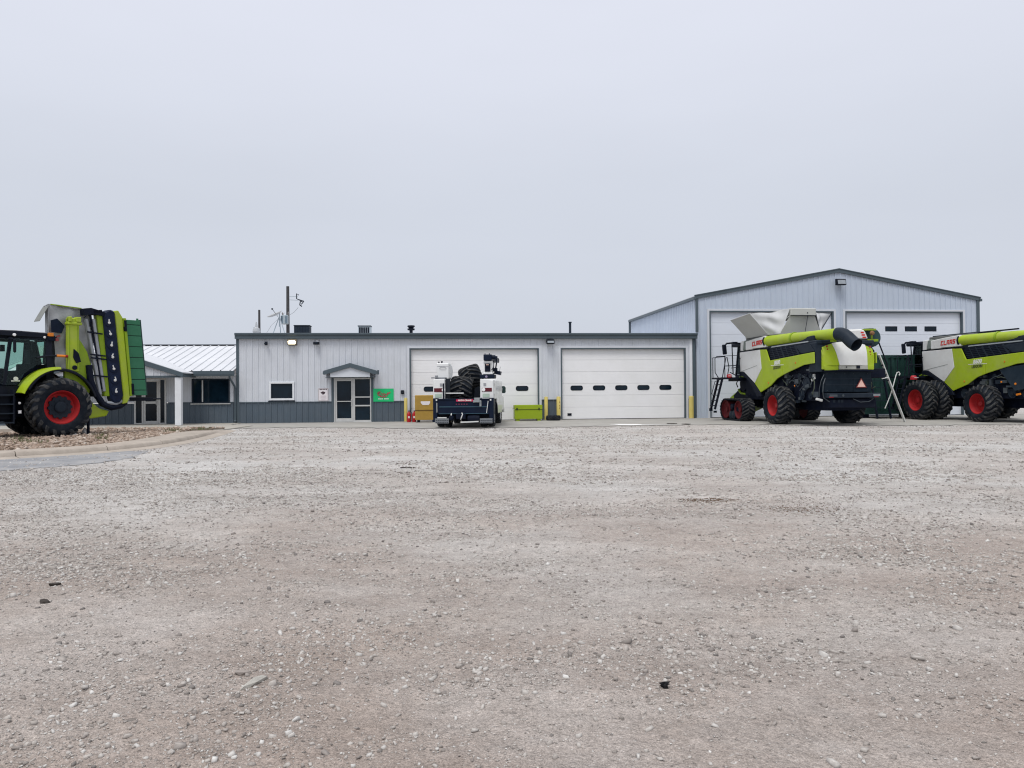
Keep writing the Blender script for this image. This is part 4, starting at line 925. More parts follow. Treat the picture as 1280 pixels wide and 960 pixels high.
    m = MB(); m.prism([(1.08, 2.48), (.40, 2.48), (.40, 2.27), (1.0, 2.24)], 'x', -1.86, -1.76); m.build('hood_lip', lime_m, c, bevel=.015)
    m = MB(); m.prism([(.39, 2.48), (-.88, 2.48), (-.90, 2.29), (.40, 2.29)], 'x', -1.90, -1.76); m.build('hood_lip', pm('greyed_white', (.36, .365, .33), .5, var=.12, scale=4), c, bevel=.015)  # middle lip in a greyer white than the hood above
    m = MB(); m.prism([(-.89, 2.48), (-1.18, 2.48), (-1.18, 2.28), (-.91, 2.28)], 'x', -1.86, -1.76); m.build('hood_lip', lime_m, c, bevel=.015)
    m = MB(); m.box(-1.75, -1.25, -1.2, 1.34, 2.2, 3.4); m.build('rear_frame', darkgrey_m, c, bevel=.02)
    m = MB(); m.prism([(-1.95, 2.26), (-1.95, 2.22), (-1.2, 2.15), (-1.2, 2.26)], 'y', -1.15, 1.05); m.build('hood_floor', mach_m, c)
    m = MB()
    for y, z in ((.88, 3.24), (.86, 3.12), (-1.05, 3.22), (-1.05, 3.02), (-1.05, 2.9)): m.lathe([(.038, 0), (.032, .03), (0, .035)], (-1.80, y, z), (-1, 0, 0), 10)
    m.build('tail_lamp', redlens_m, c)
    m = MB(); m.lathe([(.03, 0), (.0, .01)], (-1.945, .1, 2.39), (-1, 0, 0), 10); m.box(-1.92, -1.905, -.52, -.36, 2.33, 2.45); m.build('hood_latch', black_m, c)
    # rounded white rear shoulder, right, with the red brand mark
    m = MB(); m.prism([(-.18, 3.52), (-.18, 3.94), (-.80, 3.97), (-.96, 3.90), (-1.12, 3.55)], 'x', -1.66, -.4); m.build('cap_panel', white_m, c, bevel=.06)
    m = MB(); 
    for i, z in enumerate((3.62, 3.72, 3.82)): m.box(-1.668, -1.658, -.98 + .05 * i, -.82 + .04 * i, z - .03, z + .03)
    m.build('lettering', redl_m, c)
    m = MB(); m.box(-1.58, -.5, -1.6, -1.10, 3.46, 3.56); m.box(-1.58, -.5, -1.5, -1.05, 3.92, 3.99); m.bar((-1.5, -1.35, 3.5), (-1.5, -1.35, 3.95), .05); m.build('intake_bracket', limed_m, c)
    m = MB(); m.lathe([(.0, 0), (.36, .01), (.40, .06), (.42, .5), (.36, .56), (0, .57)], (-1.35, -1.48, 3.64), (1, -.12, 0), 20); m.build('air_intake', pm('intake_teal', (.018, .05, .056), .5, var=.2), c, smooth=True)
    MB().lathe([(.09, 0), (.10, .04), (.07, .1), (0, .12)], (-1.60, -1.28, 3.80), (-1, 0, 0), 12).build('pre_cleaner', pm('rusty_brown', (.22, .11, .05), .6), c, smooth=True)
    m = MB(); m.tube([(-1.4, -1.75, 3.42), (-1.35, -2.15, 2.55), (-1.3, -2.2, 2.3)], .028, 6); m.tube([(-1.15, -1.35, 3.30), (-1.1, -1.62, 2.50)], .028, 6); m.tube([(-1.2, -1.45, 2.9), (-1.35, -1.72, 2.95)], .02, 6); m.tube([(-1.4, -1.2, 2.95), (-1.4, -1.36, 2.92), (-1.4, -1.4, 2.75)], .02, 6); m.build('service_ladder_rail', black_m, c)
    m = MB(); m.box(-1.4, -.2, -2.05, -1.2, 1.95, 2.35); m.build('right_side_box', mach_m, c, bevel=.03)
    # --- lower rear
    m = MB(); m.box(-1.74, -1.3, -1.14, .95, 1.36, 2.22); m.build('tail_plate', pm('tail_blue_grey', (.006, .014, .024), .5, var=.2, spec=.12, dirt=(.03, .038, .044), dfac=.5), c, bevel=.02)
    m = MB(); m.box(-1.752, -1.738, -1.10, .92, 1.90, 1.93); m.box(-1.76, -1.738, -.35, -.33, 1.4, 1.9); m.box(-1.752, -1.738, -1.1, .92, 1.66, 1.69); m.build('plate_seam', darkgrey_m, c)
    m = MB(); m.box(-1.98, -1.74, -1.42, 1.0, 1.14, 1.33); m.build('bumper_bar', darkgrey_m, c, bevel=.02)
    MB().box(-2.0, -1.96, -1.36, -1.05, 1.20, 1.29).build('number_plate', pm('plate_grey', (.20, .22, .23), .5), c)
    m = MB(); m.box(-1.85, -1.3, -1.25, .80, .72, 1.10); m.build('straw_chopper', mach_m, c, bevel=.04)
    m = MB()
    for y in (.62, .40, .26): m.box(-1.86, -1.84, y - .05, y + .05, .95, 1.06)
    m.build('chopper_plate', darkgrey_m, c)
    m = MB(); m.prism([(-.38, 1.52), (-.96, 1.52), (-.67, 2.0)], 'x', -1.762, -1.752); m.build('warning_board', black_m, c)
    m = MB(); m.prism([(-.43, 1.555), (-.91, 1.555), (-.67, 1.955)], 'x', -1.768, -1.7625); m.build('warning_triangle', tri_red_m, c)
    m = MB(); m.prism([(-.49, 1.585), (-.85, 1.585), (-.67, 1.885)], 'x', -1.774, -1.7685); m.build('warning_triangle', orangetri_m, c)
    m = MB(); m.tube([(-1.78, .95, 1.95), (-1.84, 1.08, 1.7), (-1.86, 1.12, 1.4), (-1.80, 1.05, 1.15), (-1.82, .8, .98)], .022, 6); m.tube([(-1.78, 1.0, 2.1), (-1.82, 1.16, 1.85), (-1.74, 1.2, 1.5), (-1.7, 1.18, 1.2)], .016, 6); m.tube([(-1.9, -.2, 1.10), (-1.94, -.5, .96), (-1.92, -.9, .98), (-1.86, -1.15, 1.1)], .018, 6); m.build('rear_hose', pm('hose_grey', (.05, .06, .07), .5), c)['kind'] = 'stuff'
    m = MB()
    for y in (.85, .45, .05, -.35, -.98): m.lathe([(.018, 0), (.012, .01), (0, .011)], (-1.74, y, 2.12), (-1, 0, 0), 6); m.lathe([(.018, 0), (.012, .01), (0, .011)], (-1.74, y, 1.45), (-1, 0, 0), 6)
    m.box(-1.99, -1.975, .55, .9, 1.19, 1.28); m.lathe([(.05, 0), (.05, .02), (0, .02)], (-1.98, .3, 1.235), (-1, 0, 0), 10); m.build('plate_bolt', pm('worn_steel', (.055, .068, .08)), c)['kind'] = 'stuff'
    m = MB(); m.box(-1.985, -1.975, .72, .92, 1.16, 1.20); m.box(-1.985, -1.975, -1.30, -1.10, 1.16, 1.195); m.build('rear_reflector', redlens_m, c)
    # --- open machinery along both flanks
    gr = random.Random(4 if tracks else 5); m = MB(); m2 = MB(); m3 = MB(); m4 = MB(); m5 = MB()
    for s in (1, -1):
        for i in range(34):
            x = gr.uniform(-1.5, 2.4); lim = 2.35 - max(0, x) * .30; z = gr.uniform(.85, max(1.1, lim)); w, h_ = gr.uniform(.08, .34), gr.uniform(.05, .28)
            q = s * gr.uniform(1.17, 1.26); (m, m, m2, m4, m4, m5)[gr.randrange(6)].box(x - w / 2, x + w / 2, q - .06, q + .06, z - h_ / 2, z + h_ / 2)
        for x, z, r_ in ((-.95, 1.75, .26), (-.45, 2.05, .15), (-1.25, 2.05, .10), (-.6, 1.25, .20), (.35, 2.0, .12), (2.1, 1.25, .22), (1.6, 1.15, .12), (-1.25, 1.22, .14)):
            m2.lathe([(r_, 0), (r_, .02), (r_ * .86, .02), (r_ * .82, .005), (r_ * .3, .005), (r_ * .28, .04), (0, .04)], (x, s * 1.285, z), (0, s, 0), 20)
        for i in range(9):
            x, z = gr.uniform(-1.5, 1.3), gr.uniform(1.3, 2.2); P_ = [(x, s * 1.24, z)]
            for k_ in range(4): x += gr.uniform(-.3, .3); z += gr.uniform(-.28, .16); P_.append((x, s * gr.uniform(1.26, 1.36), max(.7, z)))
            (m4 if i % 3 else m3).tube(P_, .014 if i % 2 else .022, 5)
        m.bar((-.95, s * 1.29, 2.01), (-.45, s * 1.29, 2.20), .03); m.bar((-.95, s * 1.29, 1.49), (-.6, s * 1.29, 1.05), .03)
    m4.build('bracket', pm('worn_steel', (.055, .068, .08), .5, var=.3, scale=6, dirt=(.14, .13, .11), dfac=.5), c)['kind'] = 'stuff'; m5.build('valve_block', pm('oily_grey', (.10, .115, .125), .45, var=.3, scale=6, dirt=(.05, .05, .04), dfac=.6), c)['kind'] = 'stuff'
    m.build('machinery', mach_m, c)['kind'] = 'stuff'; m2.build('pulley', darkgrey_m, c)['kind'] = 'stuff'; m3.build('hydraulic_hose', pm('hose_olive', (.07, .085, .06), .5), c)
    if tracks:
        m = MB(); m.obox((-1.60, 1.12, 1.07), (.12, .28, .10), (R(15), 0, 0)); m.build('work_lamp', silver_m, c, bevel=.02)
        m = MB(); m.box(-1.5, -1.44, 1.22, 1.30, 1.98, 2.12); m.obox((-1.45, 1.28, 1.92), (.26, .05, .10), (0, R(25), 0)); m.lathe([(.05, 0), (.05, .16), (0, .17)], (-1.5, 1.2, 1.22), (0, 0, 1), 10); m.build('bright_fitting', pm('fitting_grey', (.42, .43, .42), .5), c)
        m = MB(); m.lathe([(.04, 0), (.03, .01), (0, .012)], (-.1, 1.33, 1.65), (0, 1, 0), 10); m.build('side_marker', orange_m, c)
    else:
        m = MB(); m.prism([(.06, 2.36), (-1.74, 2.50), (-1.74, 1.66), (-1.2, 1.42), (-.80, 1.36)], 'y', 1.33, 1.38); m.build('side_skirt', pm('skirt_blue_grey', (.014, .026, .040), .5, var=.2, spec=.15, dirt=(.04, .05, .06), dfac=.5), c, bevel=.015)
        m = MB(); m.lathe([(.05, 0), (.05, .02), (0, .03)], (-.86, 1.38, 1.66), (0, 1, 0), 12); m.obox((-1.05, 1.42, 1.22), (.20, .06, .08), (0, R(10), 0)); m.lathe([(.04, 0), (.04, .02), (0, .03)], (-.1, 1.36, 1.75), (0, 1, 0), 12); m.build('side_marker', orange_m, c)
    # --- running gear
    for s in (1, -1): wheel(c, (.62, s * 1.655, .80), .82, .75, .44, 19, .065, s)
    m = MB(); m.tube([(.62, -1.3, .80), (.62, 1.3, .80)], .11, 10); m.box(.42, .82, -.4, .4, .7, 1.15); m.build('rear_axle', mach_m, c)
    if tracks:
        for s in (1, -1):
            tr = part_empty('crawler_track', c, (4.52, s * 1.68, 0)); Wd = .64
            def loop(off):
                pts = []
                for cx, cz, r_, a0, a1 in ((-.72, .53, .53, 180, 365), (.72, .53, .53, -5, 0), ):
                    pass
                import math as _m
                out = []
                A = ((-.70, .54, .535), (.70, .54, .535))
                for i in range(13): t = R(-90 - 180 * i / 12); out.append((A[0][0] + (A[0][2] + off) * _m.cos(t), A[0][1] + (A[0][2] + off) * _m.sin(t)))
                for i in range(13): t = R(90 - 180 * i / 12); out.append((A[1][0] + (A[1][2] + off) * _m.cos(t), A[1][1] + (A[1][2] + off) * _m.sin(t)))
                return out
            O, I = loop(-.035), loop(-.085); n = len(O); m = MB()
            vs = [(p[0], -Wd / 2, p[1]) for p in O] + [(p[0], Wd / 2, p[1]) for p in O] + [(p[0], -Wd / 2, p[1]) for p in I] + [(p[0], Wd / 2, p[1]) for p in I]; fs = []
            for i in range(n): j = (i + 1) % n; fs += [(i, j, n + j, n + i), (2 * n + i, 2 * n + j, 3 * n + j, 3 * n + i), (i, j, 2 * n + j, 2 * n + i), (n + i, n + j, 3 * n + j, 3 * n + i)]
            m.add(vs, fs); m.build('track_belt', tyre_m, tr, smooth=True, ang=50)
            # lugs along the belt
            Pp = loop(-.04); cum = [0]
            for i in range(n): cum.append(cum[-1] + math.dist(Pp[i], Pp[(i + 1) % n]))
            def at(sv):
                sv %= cum[-1]
                for i in range(n):
                    if cum[i] <= sv <= cum[i + 1]:
                        t = (sv - cum[i]) / (cum[i + 1] - cum[i]); a, b = Pp[i], Pp[(i + 1) % n]; d = Vector((b[0] - a[0], b[1] - a[1])).normalized()
                        return a[0] + (b[0] - a[0]) * t, a[1] + (b[1] - a[1]) * t, d
                return Pp[0][0], Pp[0][1], Vector((1, 0))
            m = MB(); nl = 36; st = cum[-1] / nl
            for i in range(nl):
                for q in (-1, 1):
                    vs = []
                    for y, lag in ((-.03, 0), (.5, .55), (1.0, 1.1)):
                        for dw, up_ in ((-.04, 0), (.04, 0), (.027, .045), (-.027, .045)):
                            x, z, d = at(i * st + (st / 2 if q < 0 else 0) - lag * st + dw); nrm = Vector((-d.y, d.x)); vs.append((x + nrm.x * up_, q * y * Wd * .5, z + nrm.y * up_))
                    fs = [(k_ * 4 + e_, k_ * 4 + (e_ + 1) % 4, k_ * 4 + 4 + (e_ + 1) % 4, k_ * 4 + 4 + e_) for k_ in range(2) for e_ in range(4)] + [(0, 1, 2, 3), (8, 9, 10, 11)]
                    m.add(vs, fs)
            m.build('track_lugs', tread_m, tr)
            for xx in (-.70, .70):
                MB().lathe([(.45, -.26), (.45, .27), (.40, .28), (.38, .20), (.20, .14), (.12, .14), (.11, .22), (0, .22)] if s > 0 else [(0, -.22), (.11, -.22), (.12, -.14), (.20, -.14), (.38, -.20), (.40, -.28), (.45, -.27), (.45, .26)], (xx, 0, .54), (0, 1, 0), 28).build('drive_wheel', pm('track_rim_red', (.12, .010, .014), .6, var=.3, spec=.15, dirt=(.05, .028, .028), dfac=.7, dscale=3), tr, smooth=True)
            m = MB()
            for xx in (-.14, .16): m.lathe([(.20, -.25), (.20, .26), (.15, .27), (.10, .30), (0, .30)] if s > 0 else [(0, -.30), (.10, -.30), (.15, -.27), (.20, -.26), (.20, .25)], (xx, 0, .28), (0, 1, 0), 18)
            m.build('road_roller', darkgrey_m, tr, smooth=True)
            m = MB(); m.prism([(-.55, .45), (.55, .45), (.30, .82), (-.30, .82)], 'y', -.20, .20); m.lathe([(.13, .2 * s), (.13, .30 * s), (0, .31 * s)], (0, 0, .66), (0, 1, 0), 14); m.build('track_frame', mach_m, tr, bevel=.02)
    else:
        for s in (1, -1):
            wheel(c, (3.85, s * 1.42, .93), .95, .62, .50, 21, .065, s); wheel(c, (3.85, s * 2.25, .93), .95, .62, .50, 21, .065, s)
    m = MB(); m.tube([(4.3 if tracks else 3.85, -1.6, .85), (4.3 if tracks else 3.85, 1.6, .85)], .16, 10); m.build('front_axle', mach_m, c)
    # gearbox with lime guard behind the track
    m = MB(); m.lathe([(.34, 0), (.36, .03), (.36, .14), (.2, .16), (0, .18)], (4.9, 1.02, 1.78), (0, 1, 0), 20); m.box(4.3, 5.3, .8, 1.1, 1.25, 2.15); m.build('feeder_drive', mach_m, c, bevel=.01)
    m = MB(); m.tube([(5.32 + .02 * 0, 1.16, 2.05), (5.0, 1.18, 2.18), (4.62, 1.16, 2.05)], .05, 8); m.build('feeder_guard', limed_m, c); m = MB(); m.tube([(5.4, 1.16, 1.5), (5.1, 1.18, 1.32), (4.7, 1.16, 1.28)], .05, 8); m.build('feeder_guard', limed_m, c)
    m = MB(); m.tube([(5.5, 1.1, 2.05), (5.45, 1.25, 1.8), (5.35, 1.22, 1.62)], .025, 6); m.tube([(4.5, 1.25, 1.3), (4.2, 1.3, 1.15), (3.9, 1.3, 1.25)], .02, 6); m.build('hydraulic_hose', mach_m, c)
    m = MB(); m.prism([(5.0, .9), (7.2, .35), (7.25, 1.1), (5.2, 1.9)], 'y', -.72, .72); m.build('feeder_house', limed_m, c, bevel=.02)
    # --- cab, platform, ladder, mirrors
    cb = part_empty('cab', c); m = MB(); m.box(4.75, 6.3, -.88, .88, 2.05, 2.25); m.box(4.75, 4.85, -.88, .88, 2.25, 3.66)
    for y in (-.86, .86): m.bar((6.25, y, 2.2), (5.95, y, 3.66), .08); m.bar((5.35, y, 2.2), (5.35, y, 3.66), .06)
    m.build('cab_frame', black_m, cb)
    MB().box(4.70, 6.55, -.95, .95, 3.66, 3.86).build('cab_roof', black_m, cb, bevel=.06)
    m = MB()
    for y in (-.87, .87): m.prism([(4.86, 2.26), (6.24, 2.26), (5.96, 3.65), (4.86, 3.65)], 'y', y - .004, y + .004)
    m.add([(6.26, -.82, 2.26), (6.26, .82, 2.26), (5.98, .82, 3.65), (5.98, -.82, 3.65)], [(0, 1, 2, 3)]); m.build('cab_window', cabglass_m, cb)
    m = MB(); m.box(5.1, 5.6, -.28, .28, 2.3, 2.75); m.box(5.05, 5.18, -.26, .26, 2.75, 3.35); m.build('cab_seat', mach_m, cb, bevel=.05)
    for s in (1, -1):
        m = MB(); m.tube([(5.6, s * .9, 3.80), (5.55, s * 1.35, 3.83), (5.5, s * 1.72, 3.80), (5.5, s * 1.82, 3.68)], .045, 6); m.box(5.45, 5.65, s * 1.28 - .12, s * 1.28 + .12, 3.80, 3.88); m.tube([(5.5, s * 1.44, 3.80), (5.4, s * 1.44, 2.3)], .028, 6); m.build('mirror_arm', black_m, c)
        MB().obox((5.5, s * 1.84, 3.50), (.10, .24, .50), (R(-6 * s), 0, R(15 * s))).build('mirror', black_m, c, bevel=.03)
    m = MB(); m.box(4.55, 5.9, 1.05, 2.35, 2.02, 2.10); m.box(4.6, 5.6, 1.05, 1.6, 1.92, 2.02); m.build('platform', black_m, c)
    m = MB()
    def U(pts, r_=.022): m.tube(pts, r_, 6)
    U([(5.0, 2.42, 2.1), (5.0, 2.58, 2.35), (5.0, 2.58, 3.02), (5.0, 2.50, 3.12), (5.0, 2.08, 3.14), (5.0, 2.0, 3.1), (5.0, 2.2, 2.1)]); U([(4.62, 2.25, 2.1), (4.62, 2.25, 3.14), (4.62, 1.5, 3.16), (4.62, 1.45, 2.1)]); U([(4.62, 2.25, 2.65), (4.62, 1.47, 2.68)]); U([(5.85, 2.3, 2.1), (5.85, 2.3, 3.1), (5.0, 2.1, 3.12)]); U([(5.0, 1.95, 2.1), (5.0, 1.85, 2.6), (5.0, 1.95, 3.1)]); U([(4.9, 1.85, 2.35), (4.9, 1.55, 2.2)]); U([(4.7, 1.9, 2.55), (4.7, 1.2, 2.62)], .018); U([(4.66, 1.55, 3.1), (4.66, 1.2, 2.85)], .016)
    m.build('handrail', black_m, c)
    ld = part_empty('access_ladder', c); m = MB()
    for x in (4.72, 5.16): m.bar((x, 2.32, 2.10), (x, 2.74, .55), .05, .10)
    m.build('ladder_rail', black_m, ld)
    for i in range(6): t = (i + .4) / 6; m = MB(); m.box(4.72, 5.16, 2.32 + .42 * t - .07, 2.32 + .42 * t + .09, 2.08 - 1.52 * t, 2.12 - 1.52 * t); m.build('rung', black_m, ld)
    m = MB(); m.tube([(4.7, 2.42, 2.0), (4.66, 2.75, 1.9), (4.66, 2.92, 1.3), (4.7, 2.82, 1.2)], .018, 6); m.build('ladder_handrail', black_m, ld); MB().box(4.9, 5.0, 2.55, 2.68, .38, .48).build('ladder_foot', black_m, ld); MB().box(5.1, 5.2, 2.68, 2.82, .46, .60).build('ladder_foot', black_m, ld)
    m = MB(); m.lathe([(.13, 0), (.13, .10), (.10, .14), (0, .15)], (4.62, 2.02, 2.10), (0, 0, 1), 14) if tracks else m.lathe([(.16, 0), (.15, .12), (.1, .2), (0, .21)], (4.2, 2.3, 1.92), (0, 0, 1), 14)
    m.lathe([(.10, 0), (.10, .02), (0, .03)], (4.55 if tracks else 4.12, 2.05 if tracks else 2.3, 2.16 if tracks else 2.02), (-1, 0, 0), 14); m.build('red_reflector', pm('reflector_red', (.40, .02, .03), .35), c)
    MB().box(4.42 if tracks else 3.99, 4.45 if tracks else 4.02, 1.9 if tracks else 2.2, 2.16 if tracks else 2.4, 2.15 if tracks else 2.0, 2.18 if tracks else 2.03).build('reflector_band', silver_m, c)
    # --- grain tank
    gt = part_empty('grain_tank', c); m = MB(); m.box(1.5, 4.5, -1.2, 1.2, 3.45, 4.0); m.build('tank_body', pm('tank_body_grey', (.12, .125, .12), .6), gt, bevel=.03)  # tank body in an even grey, darker than the flaps
    if tank_open:
        LB = [(4.30, 1.25, 3.97), (2.25, 1.25, 4.01)]; LT = [(4.45, 2.02, 4.85), (2.50, 2.02, 4.99)]
        RB = [(1.62, .98, 4.02), (1.62, -.98, 4.02)]; RT = [(1.48, .60, 4.80), (1.48, -.62, 4.80)]
        def quad(a, b, c_, d, n, mat, name, th, bend=0.):
            def fn(u, v):
                p = (Vector(a) * (1 - u) + Vector(b) * u) * (1 - v) + (Vector(d) * (1 - u) + Vector(c_) * u) * v
                return p
            m = MB(); m.grid(fn, n, n, th); return m.build(name, mat, gt)
        quad(LB[0], LB[1], LT[1], LT[0], 1, flap_m, 'tank_flap', (0, -.03, .02))
        mir = lambda p: (p[0], -p[1], p[2])
        quad(mir(LB[0]), mir(LB[1]), mir(LT[1]), mir(LT[0]), 1, flap_m, 'tank_flap', (0, .03, .02))
        quad(RB[0], RB[1], RT[1], RT[0], 1, flap_m, 'tank_flap', (.03, 0, 0)); 
        quad((4.9, 1.0, 4.0), (4.9, -1.0, 4.0), (5.3, -.62, 4.85), (5.3, .62, 4.85), 1, flap_m, 'tank_flap', (-.03, 0, 0))
        MB().box(1.38, 4.4, -.63, .61, 4.80, 5.14).build('cover_box', flap_m, gt, bevel=.03)
        m = MB(); m.bar((1.435, -.1, 4.05), (1.36, -.2, 4.80), .05, .02); m.lathe([(.03, 0), (0, .01)], (1.37, -.2, 4.93), (-1, 0, 0), 8); m.box(1.37, 1.382, -.63, .61, 4.80, 4.83); m.build('flap_strap', black_m, gt)
        def fab(cb1, ct1, cb2, ct2, name, sag, x_=1):
            def fn(u, v):
                b_ = Vector(cb1) * (1 - u) + Vector(cb2) * u; t_ = Vector(ct1) * (1 - u) + Vector(ct2) * u
                p = b_ * (1 - v) + t_ * v; s4 = 4 * u * (1 - u)
                p.z -= s4 * sag * v + .03 * v * math.sin(u * 9 + v * 3) * s4
                inw = s4 * .20 * (v - .25) + .03 * math.sin(u * 13 + v * 4) * s4 * v + .035 * math.sin(v * 11 + u * 5) * s4
                p.x += inw * 1.1; p.y -= inw * x_ * .9
                return p
            m = MB(); m.grid(fn, 24, 16, (.012, 0, 0)); return m.build(name, fabric_m, gt, smooth=True)
        for s in (1, -1):
            q = (lambda p: p) if s > 0 else mir
            fab(q(LB[1]), q(LT[1]), q((1.62, .98, 4.02)), q((1.44, .62, 5.12)), 'tank_fabric', .03, s)
            fab(q(LB[0]), q(LT[0]), q((4.9, 1.0, 4.0)), q((5.3, .62, 4.86)), 'tank_fabric', .10, s)
            m = MB(); m.tube([q(LB[1]), q((2.46, 2.04, 5.0))], .022, 6); m.tube([q((2.22, 1.27, 4.02)), q((1.46, .63, 4.80))], .020, 6); m.tube([q(LT[0]), q(LT[1])], .022, 6); m.build('flap_frame', fabric_m if s > 0 else darkgrey_m, gt)
        m = MB(); m.add([(4.4, 2.0, 4.87), (2.5, 2.0, 5.0), (2.5, .6, 5.1), (4.4, .6, 5.1)], [(0, 1, 2, 3)]); m.add([(4.4, -2.0, 4.87), (2.5, -2.0, 5.0), (2.5, -.6, 5.1), (4.4, -.6, 5.1)], [(0, 1, 2, 3)]); m.build('tank_cover', fabric_m, gt)
    else:
        MB().box(1.5, 4.4, -1.1, 1.1, 3.95, 4.06).build('tank_lid', darkgrey_m, gt, bevel=.03)
        m = MB(); m.bar((1.55, .95, 4.02), (-.6, .95, 4.02), .08, .06); m.build('deck_rail', black_m, c)
    return c
HX = Vector((-math.sin(R(10)), math.cos(R(10)), 0))
com1 = combine('lime and white combine on crawler tracks with grey grain tank flaps raised', (13.35, 33.1, .006), True, True)
com2 = combine('lime and white combine on dual front wheels, cut off by the frame edge', (22.5, 33.56, .006), False, False)
# ================================================================ service truck (seen from behind)
def service_truck():
    t = thing('service_truck', 'white service truck with dark blue rear deck and crane, two tyres in its bed', 'truck', (-2.1, 31.9, .006), math.pi / 2 - R(5.7))
    m = MB(); m.box(.3, 6.4, -.45, .45, .45, .75); m.box(.35, 3.7, -1.0, 1.0, .72, 1.05); m.build('chassis', mach_m, t)
    # rear deck / workbench bumper
    m = MB(); m.box(-.02, .42, -1.17, 1.0, .57, 1.17); m.build('rear_bumper', truckb_m, t, bevel=.015)
    m = MB(); m.box(-.05, .5, -1.17, 1.0, 1.172, 1.215); m.build('bumper_deck', truckb_m, t, bevel=.008)
    m = MB(); m.box(-.035, -.021, -1.1, .94, .86, .90); m.box(-.035, -.021, -1.1, .94, .585, .61); m.build('bumper_rib', pm('blue_edge', (.03, .07, .10), .35), t)
    for y in (1.10, -1.26): m = MB(); m.box(-.03, .34, y - .08, y + .10, .24, 1.24); m.build('corner_post', truckb_m, t, bevel=.012)
    m = MB(); m.box(-.038, -.0305, 1.02, 1.08, 1.13, 1.20); m.box(-.038, -.0305, -1.25, -1.19, 1.13, 1.20); m.bar((-.045, 1.03, .65), (-.045, 1.03, 1.05), .02); m.bar((-.05, -1.05, .62), (-.05, -1.12, 1.12), .025); m.build('edge_reflector', silver_m, t)
    m = MB(); m.box(-.05, -.037, -.50, .22, 1.10, 1.20); m.build('brand_strip', pm('strip_red', (.50, .02, .08), .4), t)
    M_ = Matrix.Translation((-.0505, -.14, 1.118)) @ Matrix(((0, 0, -1, 0), (-1, 0, 0, 0), (0, 1, 0, 0), (0, 0, 0, 1)))
    lettering('AUTO CRANE', t, M_, .062, decal_m, bold=.004)
    m = MB()
    for i in range(5): m.box(-.026, -.0205, -.25 + i * .11, -.20 + i * .11, .96, 1.01)
    m.build('brand_mark', pm('dull_red', (.14, .02, .05), .5), t)
    for y0, y1, lab in ((.52, 1.10, 'left'), (-1.30, -.78, 'right')):
        s = MB(); s.box(-.12, .25, y0, y1, .36, .40); s.box(-.13, -.10, y0, y1, .20, .40); s = s.build('step_plate', pm('tread_plate', (.20, .215, .23), .45, .4, var=.2, scale=20), t)
        m = MB()
        for i in range(6): m.box(-.138, -.131, y0 + .03 + i * (y1 - y0 - .04) / 6, y0 + .09 + i * (y1 - y0 - .04) / 6, .23, .25); m.box(-.138, -.131, y0 + .03 + i * (y1 - y0 - .04) / 6, y0 + .09 + i * (y1 - y0 - .04) / 6, .31, .33)
        m.build('step_slot', mach_m, s)
    m = MB(); m.box(-.12, .0, .62, 1.0, .41, .45); m.build('step_edge', silver_m, t)
    m = MB(); m.box(-.12, .3, -.18, .22, .38, .60); m.lathe([(.10, 0), (.12, .05), (.09, .2), (0, .21)], (-.02, .42, .42), (-1, 0, 0), 12); m.lathe([(.16, 0), (.18, .3), (.16, .5), (0, .5)], (.1, -.25, .38), (0, -1, 0), 14); m.build('hitch', mach_m, t, bevel=.01)
    m = MB(); m.tube([(-.06, .42, .60), (-.12, .42, .55), (-.12, .42, .45), (-.06, .42, .42)], .025, 6); m.tube([(-.06, -.02, .62), (-.13, -.06, .56), (-.13, .0, .42), (-.08, .03, .36)], .025, 6); m.bar((-.09, .02, .24), (-.09, -.72, .27), .05); m.build('tow_hook', silver_m, t)
    # vise
    v = MB(); v.box(.0, .3, -.82, -.52, 1.216, 1.25); v.obox((.02, -.66, 1.10), (.22, .34, .10)); v.obox((-.06, -.66, 1.16), (.12, .22, .16)); v.tube([(-.14, -.5, 1.08), (-.14, -.84, 1.10)], .016, 6); v.obox((-.05, -.80, 1.0), (.08, .08, .22)); v.build('vise', pm('vise_grey', (.25, .27, .28), .5), t, bevel=.012)
    # utility boxes
    for s, y0, y1 in ((1, .77, 1.26), (-1, -1.29, -.74)):
        b = MB(); b.prism([(y0, 1.18), (y1, 1.18), (y1, 1.98), (y1 - s * .05 if s > 0 else y1, 2.04), (y0, 2.04)] if s > 0 else [(y0, 1.18), (y1, 1.18), (y1, 2.04), (y0, 1.98), (y0, 1.9)], 'x', .30, 3.55); b.box(.5, .78, y0 if s < 0 else y0, y1, .62, 1.17); b.box(1.72, 3.55, y0, y1, .55, 1.17); b = b.build('utility_box', truckw_m, t, bevel=.02)
        m = MB(); yo = y1 if s > 0 else y0
        for xa, xb in ((.42, 1.35), (1.42, 2.4), (2.47, 3.48)): m.box(xa, xb, yo - .0 if s > 0 else yo - .012, yo + .012 if s > 0 else yo, 1.22 if xa < 1 else 1.0, 1.95)
        m.box(1.8, 3.48, yo if s > 0 else yo - .012, yo + .012 if s > 0 else yo, .60, .96); m.build('box_door', truckw_m, b, bevel=.006)
        m = MB()
        for xx, zz in ((1.25, 1.6), (2.3, 1.6), (3.4, 1.6), (.55, 1.35), (.55, 1.8)): m.box(xx - .06, xx + .06, yo + s * .012 - .015, yo + s * .012 + .015, zz - .06, zz + .06)
        m.build('latch', alu_m, b)
        m = MB(); yc = (y0 + y1) / 2; off_ = .06 if s > 0 else .06
        m.box(.285, .299, yc - .22, yc + .20, 1.50, 1.66); m.build('tail_lamp', pm('tail_dark_red', (.10, .012, .02), .25), b, bevel=.006)
